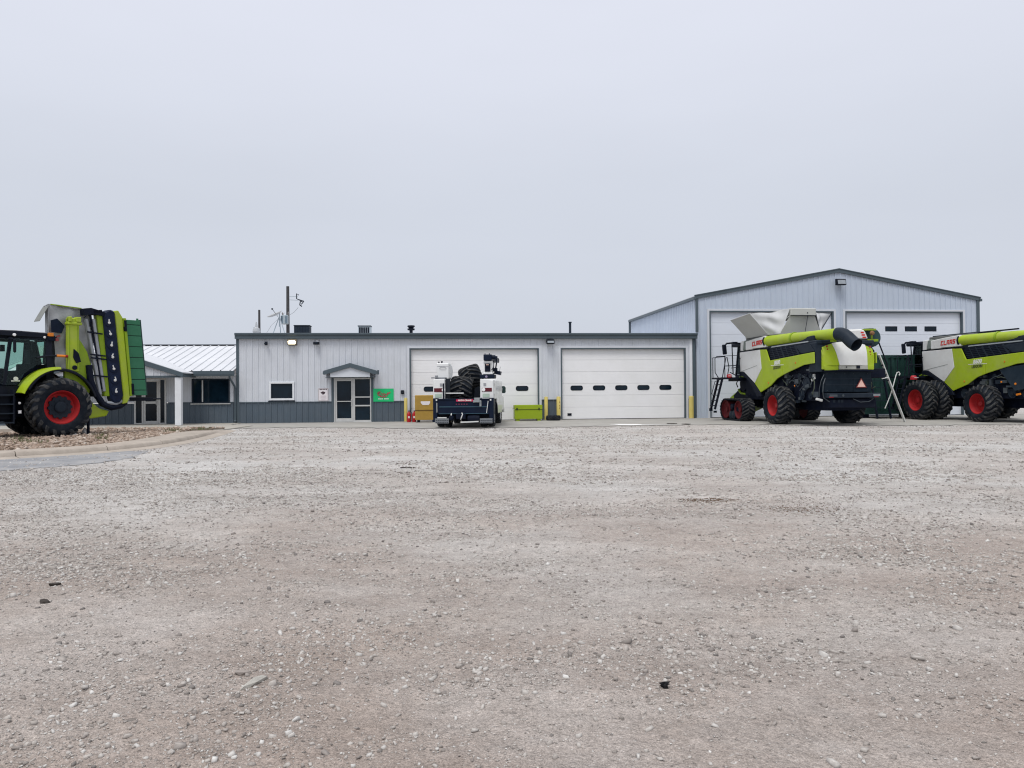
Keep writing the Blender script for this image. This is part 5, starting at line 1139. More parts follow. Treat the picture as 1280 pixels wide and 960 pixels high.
        m = MB(); m.lathe([(.075, 0), (.07, .012), (0, .014)], (.284, yc - .20 if s > 0 else yc + .13, 1.585), (-1, 0, 0), 14); m.build('reverse_lamp', pm('lamp_white', (.85, .85, .85), .2), b)
        m = MB(); m.box(.29, .299, yc - .12, yc + .17, 1.26, 1.42); m.build('plate', pm('sticker_green_grey', (.42, .52, .44) if s > 0 else (.30, .34, .31), .5), b)
        m = MB(); m.box(.285, .299, yc - .02 - .09 * s - .05, yc - .02 - .09 * s + .06, 1.74, 1.86); m.build('marker', pm('grey_hinge', (.30, .31, .33), .4), b)
    m = MB(); m.tube([(.26, .80, 1.85), (.22, .80, 1.8), (.22, .80, 1.2)], .03, 6); m.build('grab_handle', mach_m, t)
    m = MB(); m.box(.0, .04, .68, .76, .0 + 1.2, 1.98); m.build('stake', truckw_m, t) if False else None
    m = MB(); m.box(.50, .62, .58, .76, 1.22, 2.06); m.box(.6, 3.4, -.73, .76, 1.0, 1.10); m.box(3.3, 3.5, -.73, .76, 1.1, 2.0); m.build('bed', pm('bed_black', (.008, .012, .02), .5), t)
    MB().box(.40, .50, -.02, .75, 1.42, 1.47).build('bed_edge', silver_m, t)
    # white lidded box on the left side box
    b = MB(); b.box(.95, 1.6, .70, 1.24, 2.05, 2.74); b = b.build('compressor_box', truckw_m, t, bevel=.03)
    m = MB(); m.tube([(.94, .82, 2.52), (.90, .86, 2.55), (.90, 1.06, 2.55), (.94, 1.10, 2.52)], .014, 6); m.box(.938, .949, .72, 1.22, 2.60, 2.615); m.build('lid_seam', pm('handle_grey', (.35, .36, .38), .4), b)
    m = MB(); m.tube([(1.0, .70, 2.70), (1.0, .60, 2.60), (1.0, .57, 2.40), (1.0, .60, 2.1)], .03, 6); m.build('hose', pm('pale_hose', (.45, .47, .48), .5), t); m = MB(); m.lathe([(.03, 0), (.03, .07), (0, .07)], (1.2, 1.18, 2.74), (0, 0, 1), 8); m.lathe([(.03, 0), (.04, .09), (0, .09)], (1.2, 1.05, 2.74), (0, 0, 1), 8); m.build('box_knob', mach_m, b)
    m = MB(); m.box(.6, 2.2, .8, 1.24, 2.045, 2.12); m.obox((.5, 1.15, 2.16), (.08, .12, .08)); m.obox((.5, .86, 2.08), (.08, .16, .06)); m.obox((.48, 1.30, 2.10), (.06, .14, .05)); m.build('rack_bracket', pm('bracket_mixed', (.22, .23, .25), .5), t)
    # crane on the right side box
    cr = part_empty('crane', t); m = MB(); m.box(.35, 1.0, -1.34, -.72, 2.05, 2.22); m.build('crane_base', truckb_m, cr, bevel=.03)
    m = MB(); m.lathe([(.05, 0), (.05, .008), (0, .01)], (.345, -1.0, 2.13), (-1, 0, 0), 10); m.build('crane_light', pm('violet_reflector', (.25, .22, .32), .3), cr)
    m = MB(); m.prism([(-1.24, 2.225), (-.86, 2.225), (-.88, 2.78), (-1.20, 2.78)], 'x', .45, .9); m.box(.40, .94, -1.26, -.84, 2.222, 2.30); m.box(.42, .9, -1.22, -.86, 2.70, 2.79); m.build('crane_column', truckw_m, cr, bevel=.02)
    m = MB(); m.box(.41, .45, -1.16, -.93, 2.34, 2.68); m.box(.38, .44, -1.12, -.98, 2.52, 2.60); m.tube([(.42, -1.2, 2.4), (.38, -1.3, 2.5), (.4, -1.32, 2.75)], .02, 6); m.build('crane_cylinder', mach_m, cr)
    MB().box(.40, .409, -1.10, -.98, 2.61, 2.645).build('crane_label', pm('peach_label', (.6, .42, .35), .5), cr)
    m = MB(); m.box(.35, 3.6, -1.17, -.92, 2.82, 3.02); m.box(.36, .7, -1.22, -.88, 2.80, 3.06); m.lathe([(.09, 0), (.09, .14), (0, .15)], (.55, -1.22, 2.95), (0, -1, 0), 12); m.obox((.5, -1.40, 2.93), (.2, .1, .12)); m.bar((.45, -1.12, 3.06), (.45, -1.12, 3.11), .05); m.bar((.5, -.93, 3.04), (.5, -.93, 3.12), .03); m.build('crane_boom', truckb_m, cr, bevel=.015)
    m = MB(); m.tube([(.5, -1.40, 2.9), (.45, -1.42, 2.7), (.5, -1.38, 2.5), (.5, -1.34, 2.35)], .03, 6); m.tube([(.55, -1.28, 2.8), (.5, -1.30, 2.6), (.5, -1.26, 2.35)], .018, 6); m.build('crane_hose', mach_m, cr)
    m = MB(); m.obox((.9, -1.42, 2.30), (.5, .26, .16), (R(12), 0, 0)); m.obox((.7, -1.34, 2.42), (.2, .16, .16)); m.bar((.7, -1.55, 2.55), (.75, -1.48, 2.2), .02); m.build('hose_reel', truckb_m, t, bevel=.02)
    # cab and bonnet
    c = part_empty('cab', t); m = MB(); m.prism([(3.7, .55), (7.0, .55), (7.05, .9), (6.95, 1.25), (5.85, 1.35), (5.35, 1.98), (5.15, 2.06), (3.85, 2.06), (3.7, 1.9)], 'y', -1.0, 1.0); m.build('cab_body', truckw_m, c, bevel=.05)
    m = MB()
    for s in (1, -1): m.prism([(3.95, 1.38), (5.7, 1.38), (5.28, 1.92), (3.95, 1.95)], 'y', s * 1.001, s * 1.008)
    m.prism([(-.85, 1.35), (.85, 1.35), (.8, 1.92), (-.8, 1.92)], 'x', 3.69, 3.699); m.build('cab_window', glass_m, c)
    for s in (1, -1):
        m = MB(); m.prism([(y_, z_) for y_, z_ in ((s * 1.04, 1.42), (s * 1.04, 1.70), (s * 1.12, 1.75), (s * 1.29, 1.72), (s * 1.31, 1.46), (s * 1.26, 1.41))], 'x', 4.9, 5.02); m.bar((5.0, s * 1.0, 1.5), (4.98, s * 1.1, 1.52), .05); m.build('mirror', pm('mirror_green', (.022, .045, .045), .3), c, bevel=.02)
    m = MB(); m.box(7.0, 7.15, -1.0, 1.0, .45, .7); m.build('front_bumper', silver_m, c, bevel=.03)
    # wheels
    for s in (1, -1):
        wheel(t, (1.25, s * 1.10, .405), .405, .27, .25, 26, .018, s, 'truck'); wheel(t, (1.25, s * .78, .405), .405, .27, .25, 26, .018, s, 'truck'); wheel(t, (4.55, s * .98, .405), .405, .27, .25, 26, .018, s, 'truck')
        m = MB(); n_ = 10; pts = [(1.25 + .52 * math.cos(R(180 * i / n_)), .55 + .52 * math.sin(R(180 * i / n_))) for i in range(n_ + 1)]; pts2 = [(1.25 + .46 * math.cos(R(180 - 180 * i / n_)), .55 + .46 * math.sin(R(180 - 180 * i / n_))) for i in range(n_ + 1)]
        m.prism(pts + pts2, 'y', s * 1.02, s * 1.31); m.build('wheel_flare', black_m, t)
        m = MB(); m.box(.62, .65, s * .68, s * 1.22, .22, .6); m.build('mud_flap', black_m, t)
    m = MB(); m.box(.8, 1.6, -.45, .45, .28, .52); m.lathe([(.2, -.0), (.2, .4), (0, .4)], (1.25, -.2, .42), (0, 1, 0), 12); m.box(2.2, 3.4, -.9, -.5, .4, .7); m.build('axle', mach_m, t)
    return t
truck = service_truck()
def big_tyre(label, loc, rot, Rr, Wd, rim, nl, group='tractor tyres lying in the truck bed'):
    t = thing('loaded_tyre', label, 'tyre', loc, 0, group); t.rotation_euler = rot
    ty, tr = tyre_meshes(Rr, Wd, rim, nl, .07, 1); link('tyre', ty, t); link('tread_lugs', tr, t); return t
tw = truck.matrix_basis
def tloc(x, y, z):
    bpy.context.view_layer.update(); return truck.matrix_world @ Vector((x, y, z))
tq = math.pi / 2 - R(5.7)
big_tyre('lower dark lugged tyre standing upright in the truck bed', tloc(1.42, .20, 1.62), (R(4), 0, tq), .55, .96, .26, 15)
big_tyre('upper dark lugged tyre lying tilted on top of the lower one', tloc(1.85, -.12, 2.15), Euler((R(-20), R(10), tq), 'XYZ'), .50, .92, .24, 15)

# flat car tyre by the bollards
p = bw(2.02, -.85); t = thing('flat_tyre', 'dark car tyre lying flat between two yellow bollards', 'tyre', (p[0], p[1], .13))
t.rotation_euler = (R(90), 0, 0); ty, tr = tyre_meshes(.37, .24, .22, 30, .012, 1); link('tyre', ty, t); link('tread_lugs', tr, t)

# ================================================================ tractor
tr_h = R(143.4); TL = Vector((-16.28, 26.8, 0)); TQ = tr_h + math.pi / 2
def tractor():
    t = thing('tractor', 'black and lime tractor with red rimmed rear wheel, cut by the frame edge', 'tractor', (TL.x, TL.y, .105), TQ)
    for s in (1, -1):
        wheel(t, (0, s * 1.02, .985), 1.0, .68, .56, 20, .065, s, 'tractor'); wheel(t, (2.95, s * .95, .76), .78, .58, .42, 19, .055, s, 'tractor')
    m = MB(); m.tube([(0, -.9, .985), (0, .9, .985)], .2, 12); m.box(-.6, 4.1, -.32, .32, .65, 1.35); m.tube([(2.95, -.8, .76), (2.95, .8, .76)], .12, 10); m.box(-.9, -.4, -.45, .45, .55, 1.5); m.build('chassis', mach_m, t, bevel=.03)
    m = MB(); m.prism([(1.72, 1.2), (4.3, 1.0), (4.45, 1.35), (4.35, 1.85), (3.6, 2.05), (1.72, 2.15)], 'y', -.42, .42); m.build('bonnet', lime_m, t, bevel=.08)
    m = MB()
    for s in (1, -1): m.prism([(2.2, 1.3), (4.1, 1.15), (4.15, 1.6), (2.2, 1.75)], 'y', s * .421, s * .43)
    m.build('bonnet_grille', black_m, t)
    m = MB(); m.tube([(1.95, -.55, 1.4), (1.95, -.55, 3.1)], .07, 10); m.build('exhaust', darkgrey_m, t)
    # fenders: lime front sweep, dark inner lip
    for s in (1, -1):
        m = MB(); vs = []; fs = []; n_ = 16
        for i in range(n_ + 1):
            a = R(24 + 66 * i / n_); 
            for r_, y in ((1.20, .62), (1.20, 1.05), (1.19, 1.24), (1.13, 1.28), (1.10, 1.24), (1.14, 1.02), (1.14, .62)): vs.append((.02 + r_ * 1.10 * math.cos(a), s * y, .90 + r_ * 1.22 * math.sin(a)))
        K = 7
        for i in range(n_):
            for q in range(K - 1): fs.append((i * K + q, i * K + q + 1, (i + 1) * K + q + 1, (i + 1) * K + q))
        fs += [tuple(range(K)), tuple(n_ * K + q for q in range(K))]; m.add(vs, fs); m.build('fender', lime_m, t, smooth=True, ang=50)
        m = MB(); vs = []; fs = []
        for i in range(n_ + 1):
            a = R(80 + 82 * i / n_)
            for r_, y in ((1.16, .62), (1.16, 1.10), (1.14, 1.26), (1.08, 1.26), (1.10, 1.0), (1.10, .62)): vs.append((.0 + r_ * 1.06 * math.cos(a), s * y, .93 + r_ * 1.19 * math.sin(a)))
        K = 6
        for i in range(n_):
            for q in range(K - 1): fs.append((i * K + q, i * K + q + 1, (i + 1) * K + q + 1, (i + 1) * K + q))
        fs += [tuple(range(K)), tuple(n_ * K + q for q in range(K))]; m.add(vs, fs); m.build('rear_fender', black_m, t, smooth=True, ang=50)
        m = MB(); m.tube([(1.14 * math.cos(R(30 + 100 * i / 12)) * 1.02, s * 1.22, .92 + 1.16 * 1.16 * math.sin(R(30 + 100 * i / 12))) for i in range(13)], .05, 6); m.build('fender_lip', black_m, t, smooth=True)
    # cab
    c = part_empty('cab', t); m = MB()
    for s in (1, -1):
        m.bar((1.58, s * .80, 1.75), (1.38, s * .80, 3.32), .10, .09); m.bar((.16, s * .86, 2.35), (.20, s * .82, 3.32), .22, .20); m.bar((2.25, s * .45, 1.95), (1.95, s * .55, 3.3), .07); m.bar((.25, s * .86, 2.5), (1.55, s * .86, 1.75), .06) if False else None
        m.bar((.2, s * .82, 3.30), (1.95, s * .6, 3.30), .10)
    m.box(.1, 1.75, -.80, .80, 1.45, 1.72)
    for s in (1, -1): m.prism([(.12, 2.4), (.12, 3.32), (.36, 3.32), (.42, 2.46)], 'y', s * .80, s * .832)  # panel added beside the pillar to darken the rear quarter glass
    m.box(.06, .3, -.80, .80, 1.45, 2.45); m.box(1.9, 2.2, -.45, .45, 1.5, 1.95); m.build('cab_frame', black_m, c)
    MB().prism([(.0, 3.34), (2.05, 3.36), (2.15, 3.42), (2.0, 3.52), (1.2, 3.53), (.3, 3.50), (.05, 3.44)], 'y', -.86, .86).build('cab_roof', black_m, c, bevel=.05)
    m = MB(); m.prism([(.12, 3.43), (.3, 3.505), (1.2, 3.54), (1.95, 3.53), (1.95, 3.545), (1.2, 3.56), (.28, 3.53), (.10, 3.46)], 'y', -.80, .80); m.build('roof_top', pm('roof_pale', (.55, .56, .58), .4), c, bevel=.01)
    m = MB()
    for s in (1, -1): m.prism([(.24, 2.5), (.62, 2.42), (1.02, 2.1), (1.2, 1.74), (1.57, 1.74), (1.38, 3.28), (.26, 3.28)], 'y', s * .835, s * .842); m.add([(1.60, s * .80, 1.76), (2.24, s * .46, 1.96), (1.97, s * .55, 3.28), (1.40, s * .80, 3.28)], [(0, 1, 2, 3)])
    m.add([(.10, -.75, 2.45), (.10, .75, 2.45), (.16, .72, 3.28), (.16, -.72, 3.28)], [(0, 1, 2, 3)]); m.add([(2.25, -.44, 1.96), (2.25, .44, 1.96), (1.97, .52, 3.28), (1.97, -.52, 3.28)], [(0, 1, 2, 3)]); m.build('cab_window', cabglass_m, c)
    m = MB(); m.box(.45, 1.0, -.30, .30, 1.75, 2.25); m.box(.40, .58, -.27, .27, 2.25, 2.95); m.box(.45, 1.05, .32, .52, 1.75, 2.45); m.obox((1.55, 0, 2.25), (.10, .40, .12)); m.box(.3, 1.2, -.82, -.35, 1.7, 2.25); m.box(1.3, 1.6, -.35, .35, 1.7, 2.3); m.tube([(1.75, 0, 1.8), (1.5, 0, 2.3)], .06, 8); m.build('cab_seat', mach_m, c, bevel=.06)
    m = MB(); m.obox((1.28, -.2, 3.0), (.12, .2, .22)); m.lathe([(.19, 0), (.19, .02), (.165, .02), (.165, 0)], (1.53, 0, 2.35), (-.7, 0, .7), 20, closed=True); m.build('steering_wheel', mach_m, c)
    m = MB(); m.tube([(1.45, .84, 3.28), (1.42, 1.12, 3.24), (1.40, 1.14, 3.1)], .02, 6); m.build('mirror_arm', black_m, c); MB().obox((1.38, 1.12, 3.02), (.08, .22, .46), (0, 0, R(-25))).build('mirror', black_m, c, bevel=.04)
    MB().obox((1.335, 1.10, 3.04), (.008, .16, .36), (0, 0, R(-25))).build('mirror_glass', pm('mirror_glass', (.35, .45, .45), .08, .8), c)
    m = MB(); m.lathe([(.05, 0), (.05, .04), (0, .05)], (1.30, .862, 3.40), (0, 1, 0), 10); m.lathe([(.04, 0), (.04, .03), (0, .04)], (.38, .862, 3.36), (0, 1, 0), 10); m.build('work_lamp', pm('lamp_white', (.85, .85, .85), .2), c); m = MB(); m.box(.0, .08, -.7, .9, 3.26, 3.38); m.build('light_bar', black_m, c)
    m = MB(); m.lathe([(.07, 0), (.07, .03), (0, .03)], (1.25, .845, 1.95), (0, 1, 0), 12); m.box(1.12, 1.38, .843, .846, 1.86, 1.90); m.build('door_badge', decal_m, c)
    m = MB(); m.tube([(.62, .86, 2.66), (.40, .98, 2.72), (.08, 1.06, 2.74)], .035, 6); m.build('lamp_arm', black_m, t); m = MB(); m.tube([(.08, 1.06, 2.74), (-.18, 1.10, 2.73)], .045, 8); m.build('rear_indicator', orange_m, t); m = MB(); m.tube([(-.18, 1.10, 2.73), (-.25, 1.11, 2.73)], .05, 8); m.build('rear_lamp', redlens_m, t)
    # tank and steps under the cab
    m = MB(); m.box(1.25, 2.35, .40, .95, .55, 1.45); m.box(1.25, 2.35, -.95, -.40, .55, 1.45); m.build('fuel_tank', black_m, t, bevel=.08)
    for i in range(4): m = MB(); m.box(1.42, 1.95, .95, 1.18, .50 + i * .30, .54 + i * .30); m.build('step', darkgrey_m, t)
    m = MB(); m.box(1.40, 1.44, .9, 1.16, .48, 1.6); m.box(1.93, 1.97, .9, 1.16, .48, 1.6); m.build('step_side', black_m, t)
    m = MB(); m.lathe([(.045, 0), (.04, .03), (0, .04)], (1.20, 1.0, 1.15), (0, 1, 0), 10); m.obox((1.2, 1.02, .86), (.09, .04, .10)); m.build('step_lamp', pm('lamp_white', (.85, .85, .85), .2), t)
    m = MB(); m.box(-1.3, -.8, -.40, .40, .55, .75); m.bar((-.8, .35, 1.1), (-1.35, .5, .75), .08); m.bar((-.8, -.35, 1.1), (-1.35, -.5, .75), .08); m.build('rear_linkage', mach_m, t)
    return t
tractor()
# ================================================================ folded mower behind the tractor (same axes as the tractor)
def mower():
    t = thing('folded_mower', 'lime mower folded upright behind the tractor with grey tarp and green panel', 'mower', (TL.x, TL.y, 0), TQ)
    tp = [(.30, 2.35), (.30, 3.9), (.22, 4.50), (.12, 4.58), (-.78, 4.53), (-.95, 4.3), (-.95, 3.0), (-.80, 2.3)]
    # tarp: wrinkled front, with depth
    def fn(u, v):
        top = 4.58 - .06 * u; x = .27 - 1.45 * u; z = 2.3 + (top - 2.3) * v
        return (x, .86 + .05 * math.sin(v * 9 + u * 4) * (.3 + u) + .03 * math.sin(u * 17 + v * 6) + .04 * math.sin(v * 21 - u * 9) * .5 - .25 * max(0, v - .93) * 8 * .2, z + .05 * math.sin(u * 6))
    m = MB(); m.grid(fn, 26, 36, (0, -.04, 0)); m.build('tarp', tarp_m, t, smooth=True)
    m = MB(); m.grid(lambda u, v: (.27 - 1.22 * u, .86 - .32 * v, 4.58 - .06 * u + .02 * math.sin(u * 6) - .05 * v), 10, 4, (0, 0, .03)); m.build('tarp_top', tarp_m, t, smooth=True)
    m = MB(); m.grid(lambda u, v: (.27 + .0 * u, .86 - .22 * u, 2.6 + 1.95 * v), 6, 8, (-.03, 0, 0)); m.build('tarp_end', tarp_m, t, smooth=True)
    m = MB(); m.grid(lambda u, v: (.24 + .30 * v, .90 - .45 * u, 4.57 - .50 * v - .05 * v * v), 4, 6, (0, 0, -.02)); m.build('tarp_flap', pm('tarp_olive', (.20, .21, .20), .7), t, smooth=True)
    m = MB(); m.tube([(.20, .90, 4.60), (-.80, .90, 4.54)], .02, 6); m.build('tarp_hem', limed_m, t)
    m = MB(); m.prism([(.22, 4.05), (.02, 4.12), (-.22, 3.88), (-.12, 3.62), (.20, 3.66)], 'y', .93, .98); m.build('side_board', truckb_m, t, bevel=.01)
    m = MB(); m.box(.14, .30, .90, 1.0, 3.50, 3.62); m.build('amber_lamp', orange_m, t, bevel=.01); m = MB(); m.box(.10, .30, .90, .98, 3.36, 3.50); m.build('lamp_bracket', mach_m, t)
    m = MB(); m.obox((-.02, .95, 3.52), (.13, .03, .06), (0, R(20), 0)); m.obox((.02, .95, 3.40), (.10, .03, .10)); m.build('red_sticker', pm('dull_red_sticker', (.22, .05, .05), .5), t)
    # lime frame column and swooping plate
    m = MB(); m.box(-.62, -.26, .92, 1.16, 2.30, 4.16); m.build('frame_column', lime_m, t, bevel=.03)
    m = MB(); m.box(-.70, -.24, .90, 1.20, 3.92, 4.02); m.box(-.66, -.50, 1.0, 1.22, 4.02, 4.20); m.box(-.36, -.26, 1.0, 1.22, 4.02, 4.20); m.build('frame_bracket', lime_m, t, bevel=.02)
    m = MB(); m.box(-.30, -.27, 1.161, 1.175, 2.4, 3.9); m.box(-.58, -.55, 1.161, 1.175, 2.4, 3.9); m.build('column_rib', limed_m, t)
    m = MB(); m.prism([(-.60, 3.55), (-.75, 3.35), (-.95, 3.0), (-1.08, 2.55), (-1.10, 1.9), (-1.0, 1.5), (-.5, 1.3), (-.2, 1.6), (-.2, 2.35), (-.60, 2.35)], 'y', .86, 1.02); m.build('swing_plate', limed_m, t, bevel=.02)
    m = MB(); m.prism([(-.42, 3.1), (-.58, 2.95), (-.66, 2.65), (-.5, 2.6), (-.40, 2.8)], 'y', 1.165, 1.20); m.lathe([(.08, 0), (.08, .06), (0, .06)], (-.45, 1.16, 2.45), (0, 1, 0), 10); m.build('cylinder_mount', mach_m, t, bevel=.01)
    # grey struts
    gl = pm('strut_grey', (.28, .30, .33), .45, .2, var=.1)
    m = MB(); m.bar((-.92, .98, 4.18), (-1.38, 1.0, 1.5), .17, .10); m.build('strut', gl, t, bevel=.02)
    m = MB(); m.bar((-1.13, 1.04, 4.18), (-1.50, 1.04, 1.62), .14, .10); m.build('strut', gl, t, bevel=.02)
    m = MB()
    for z, xo in ((3.68, 0), (2.90, .10), (2.78, .12), (2.16, .2)): m.bar((-.90 - xo, 1.12, z + .03), (-1.42 - xo, 1.12, z - .02), .03, .05)
    m.bar((-1.04, 1.06, 4.1), (-1.42, 1.07, 1.7), .04, .04); m.build('strut_clamp', mach_m, t)
    m = MB(); m.prism([(-.78, 4.52), (-1.02, 4.56), (-1.45, 4.46), (-1.62, 4.36), (-1.50, 4.30), (-1.1, 4.34), (-.80, 4.28)], 'y', .82, 1.15); m.obox((-1.25, 1.0, 4.44), (.3, .3, .12), (0, R(8), 0)); m.bar((-1.0, 1.08, 4.5), (-1.05, 1.08, 4.05), .06); m.tube([(-.8, 1.1, 4.2), (-.9, 1.15, 4.32), (-1.0, 1.12, 4.2), (-1.0, 1.1, 3.9)], .02, 6); m.build('fold_joint', mach_m, t, bevel=.015)
    # lime strips, cutter bar with discs, second lime strip
    m = MB(); m.prism([(-1.24, 4.36), (-1.46, 4.36), (-1.72, 1.45), (-1.52, 1.45)], 'y', .80, 1.06); m.build('skid_strip', limed_m, t, bevel=.02)
    blue = pm('cutterbar_navy', (.005, .011, .034), .5, var=.3, scale=5, spec=.15, dirt=(.03, .038, .06), dfac=.35, dscale=4)
    m = MB(); m.prism([(-1.44, 4.30), (-1.50, 4.46), (-1.66, 4.56), (-1.84, 4.50), (-2.14, 1.45), (-2.04, 1.22), (-1.80, 1.18), (-1.70, 1.32)], 'y', .80, 1.16); m.build('cutter_bar', blue, t, bevel=.05)
    for i, (x, z) in enumerate(((-1.60, 4.10), (-1.645, 3.70), (-1.68, 3.30), (-1.72, 2.88), (-1.76, 2.46), (-1.80, 2.05), (-1.84, 1.64))):
        m = MB(); m.lathe([(.17, 0), (.165, .02), (.05, .035), (0, .036)], (x - .03, 1.16, z), (0, 1, 0), 18); d_ = m.build('cutter_disc', blue, t)
        m = MB(); m.lathe([(.05, 0), (.045, .02), (0, .03)], (x - .02, 1.19, z - .03), (0, 1, 0), 10); m.obox((x - .01 + .02 * math.sin(i * 2.1), 1.205, z + .045), (.035, .02, .11), (0, .5 * math.sin(i * 1.7), 0)); m.build('disc_bolt', silver_m, d_)
    m = MB(); m.prism([(-1.84, 4.52), (-1.98, 4.55), (-2.14, 4.30), (-2.40, 1.42), (-2.30, 1.20), (-2.12, 1.16), (-2.15, 1.5)], 'y', .70, 1.12); m.build('rear_strip', lime_m, t, bevel=.025)
    m = MB(); m.prism([(-2.15, 4.28), (-2.24, 4.28), (-2.48, 1.48), (-2.40, 1.44)], 'y', .72, 1.16); m.build('rear_strip', limed_m, t, bevel=.01)
    m = MB(); m.prism([(-2.16, 4.20), (-2.24, 4.20), (-2.26, 3.80), (-2.19, 3.80)], 'y', 1.0, 1.19); m.prism([(-2.42, 1.9), (-2.5, 1.9), (-2.52, 1.5), (-2.44, 1.5)], 'y', 1.0, 1.19); m.build('hinge', mach_m, t)
    # green slats
    zs = [4.25, 4.06, 3.66, 3.26, 2.86, 2.45, 2.05, 1.66, 1.46]
    for a, b in zip(zs[:-1], zs[1:]):
        xl = lambda z: -2.25 - (4.25 - z) * .088; xr = lambda z: -2.80 - (4.25 - z) * .090
        m = MB(); m.prism([(xl(a), a - .012), (xr(a), a - .012), (xr(b), b + .012), (xl(b), b + .012)], 'y', .90, 1.06); m.build('green_slat', green_m, t, bevel=.012)
    m = MB(); m.prism([(-2.26, 4.22), (-2.78, 4.22), (-3.01, 1.50), (-2.50, 1.46)], 'y', .93, 1.03); m.build('slat_backing', cont_m, t); m = MB(); m.bar((-2.82, 1.0, 4.27), (-3.07, 1.0, 1.48), .03, .08); m.build('slat_edge', cont_m, t)
    m = MB(); m.obox((-2.72, 1.02, 4.26), (.06, .05, .10)); m.build('slat_clip', green_m, t)
    # carrying arm at the foot
    m = MB(); m.tube([(-.98, 1.05, 2.55), (-1.02, 1.08, 2.0), (-1.18, 1.1, 1.55), (-1.42, 1.1, 1.18), (-1.75, 1.05, 1.04), (-2.1, .98, 1.10), (-2.32, .9, 1.22)], .11, 10); m.build('swing_arm', mach_m, t, smooth=True)
    m = MB(); m.tube([(-1.55, 1.1, 1.22), (-1.9, 1.06, 1.18), (-2.25, 1.0, 1.32)], .07, 8); m.build('arm_sleeve', gl, t, smooth=True)
    m = MB(); m.prism([(-.80, 1.35), (-1.05, 1.30), (-1.38, 1.02), (-1.72, .92), (-1.62, .74), (-1.05, .66), (-.85, .75)], 'y', .65, .98); m.build('headstock', lime_m, t, bevel=.03)
    m = MB(); m.box(-1.2, -.8, -.9, .9, .95, 1.25); m.box(-1.1, -.85, -.25, .25, .6, 1.9); m.build('carrier_beam', mach_m, t, bevel=.03)
    m = MB(); m.tube([(-1.8, .62, 1.05), (-2.3, .6, 1.24), (-2.7, .6, 1.34)], .035, 8); m.build('light_tube', silver_m, t); m = MB(); m.box(-3.5, -2.62, .55, .68, 1.26, 1.40); m.build('light_board', black_m, t, bevel=.01); m = MB(); m.tube([(-3.4, .6, 1.33), (-3.85, .6, 1.33)], .03, 6); m.build('light_tube', black_m, t)
    for p_, q_ in (((-1.0, .95, .66), (-1.0, .95, .11)),): m = MB(); m.tube([p_, q_], .05, 8); m.build('parking_stand', mach_m, t)
    return t
mower()

# ================================================================ ladder leaning at the back of the first combine
bot, top = Vector((17.55, 34.35, .01)), Vector((15.95, 33.35, 2.98)); vd = Vector((.47, .88, 0)) * .36
t = thing('leaning_ladder', 'pale metal ladder seen edge on, leaning against the tracked combine', 'ladder', bot)
m = MB()
for o_ in (Vector(), vd): m.bar(o_, o_ + top - bot, .075, .05)
m.build('ladder_rail', silver_m, t)
for i in range(10): q = (top - bot) * ((i + .6) / 10.2); m = MB(); m.tube([q, q + vd], .018, 6); m.build('rung', silver_m, t)
m = MB(); q0 = (top - bot)
for f_ in (.62, .70, .78, .84): q = q0 * f_; m.obox(q + Vector((-.05, 0, .02)), (.10, .1, .05), (0, R(-30), 0)); 
m.build('ladder_catch', mach_m, t)
m = MB(); m.obox(q0 * .67 + Vector((-.12, 0, -.02)), (.28, .12, .05), (0, R(-12), 0)); m.build('ladder_hook', silver_m, t)
p = MB(); b_ = Vector((-1.05, -.35, .62)); p.tube([b_, b_ + Vector((.22, 0, .52)), b_ + Vector((.36, 0, .95)), b_ + Vector((.50, 0, 1.45)), b_ + Vector((.55, 0, 1.58)), b_ + Vector((.63, 0, 1.61)), b_ + Vector((.68, 0, 1.53)), b_ + Vector((.64, 0, 1.46))], .022, 6); p.build('hooked_rod', silver_m, t)

# dark green ribbed container between the combines
t = thing('storage_container', 'dark green ribbed container standing between the two combines', 'container', (19.3, 39.2, .006), R(6))
MB().box(-1.45, 1.75, .0, 1.6, .25, 3.18).build('body', cont_m, t)
for i in range(11): MB().box(-1.40 + i * .285, -1.40 + i * .285 + .16, -.05, .0, .35, 3.05).build('wall_rib', cont_m, t, bevel=.012)
m = MB(); m.box(-1.47, 1.77, -.06, .04, 3.06, 3.20); m.box(-1.47, 1.77, -.06, .04, .2, .34); m.build('container_rail', cont_m, t)
m = MB(); m.box(-1.4, -1.1, .1, 1.5, 0, .25); m.box(1.4, 1.7, .1, 1.5, 0, .25); m.build('skid', mach_m, t)
t = thing('step_ladder', 'dark metal steps in front of the dark green container', 'steps', (18.35, 37.9, .006), R(8))
for s in (-.36, .36): MB().bar((s, 0, .02), (s, .55, 2.1), .05, .12).build('ladder_rail', mach_m, t)
for i in range(6): MB().box(-.34, .34, .02 + .09 * i, .22 + .09 * i, .22 + i * .33, .25 + i * .33).build('tread', darkgrey_m, t)

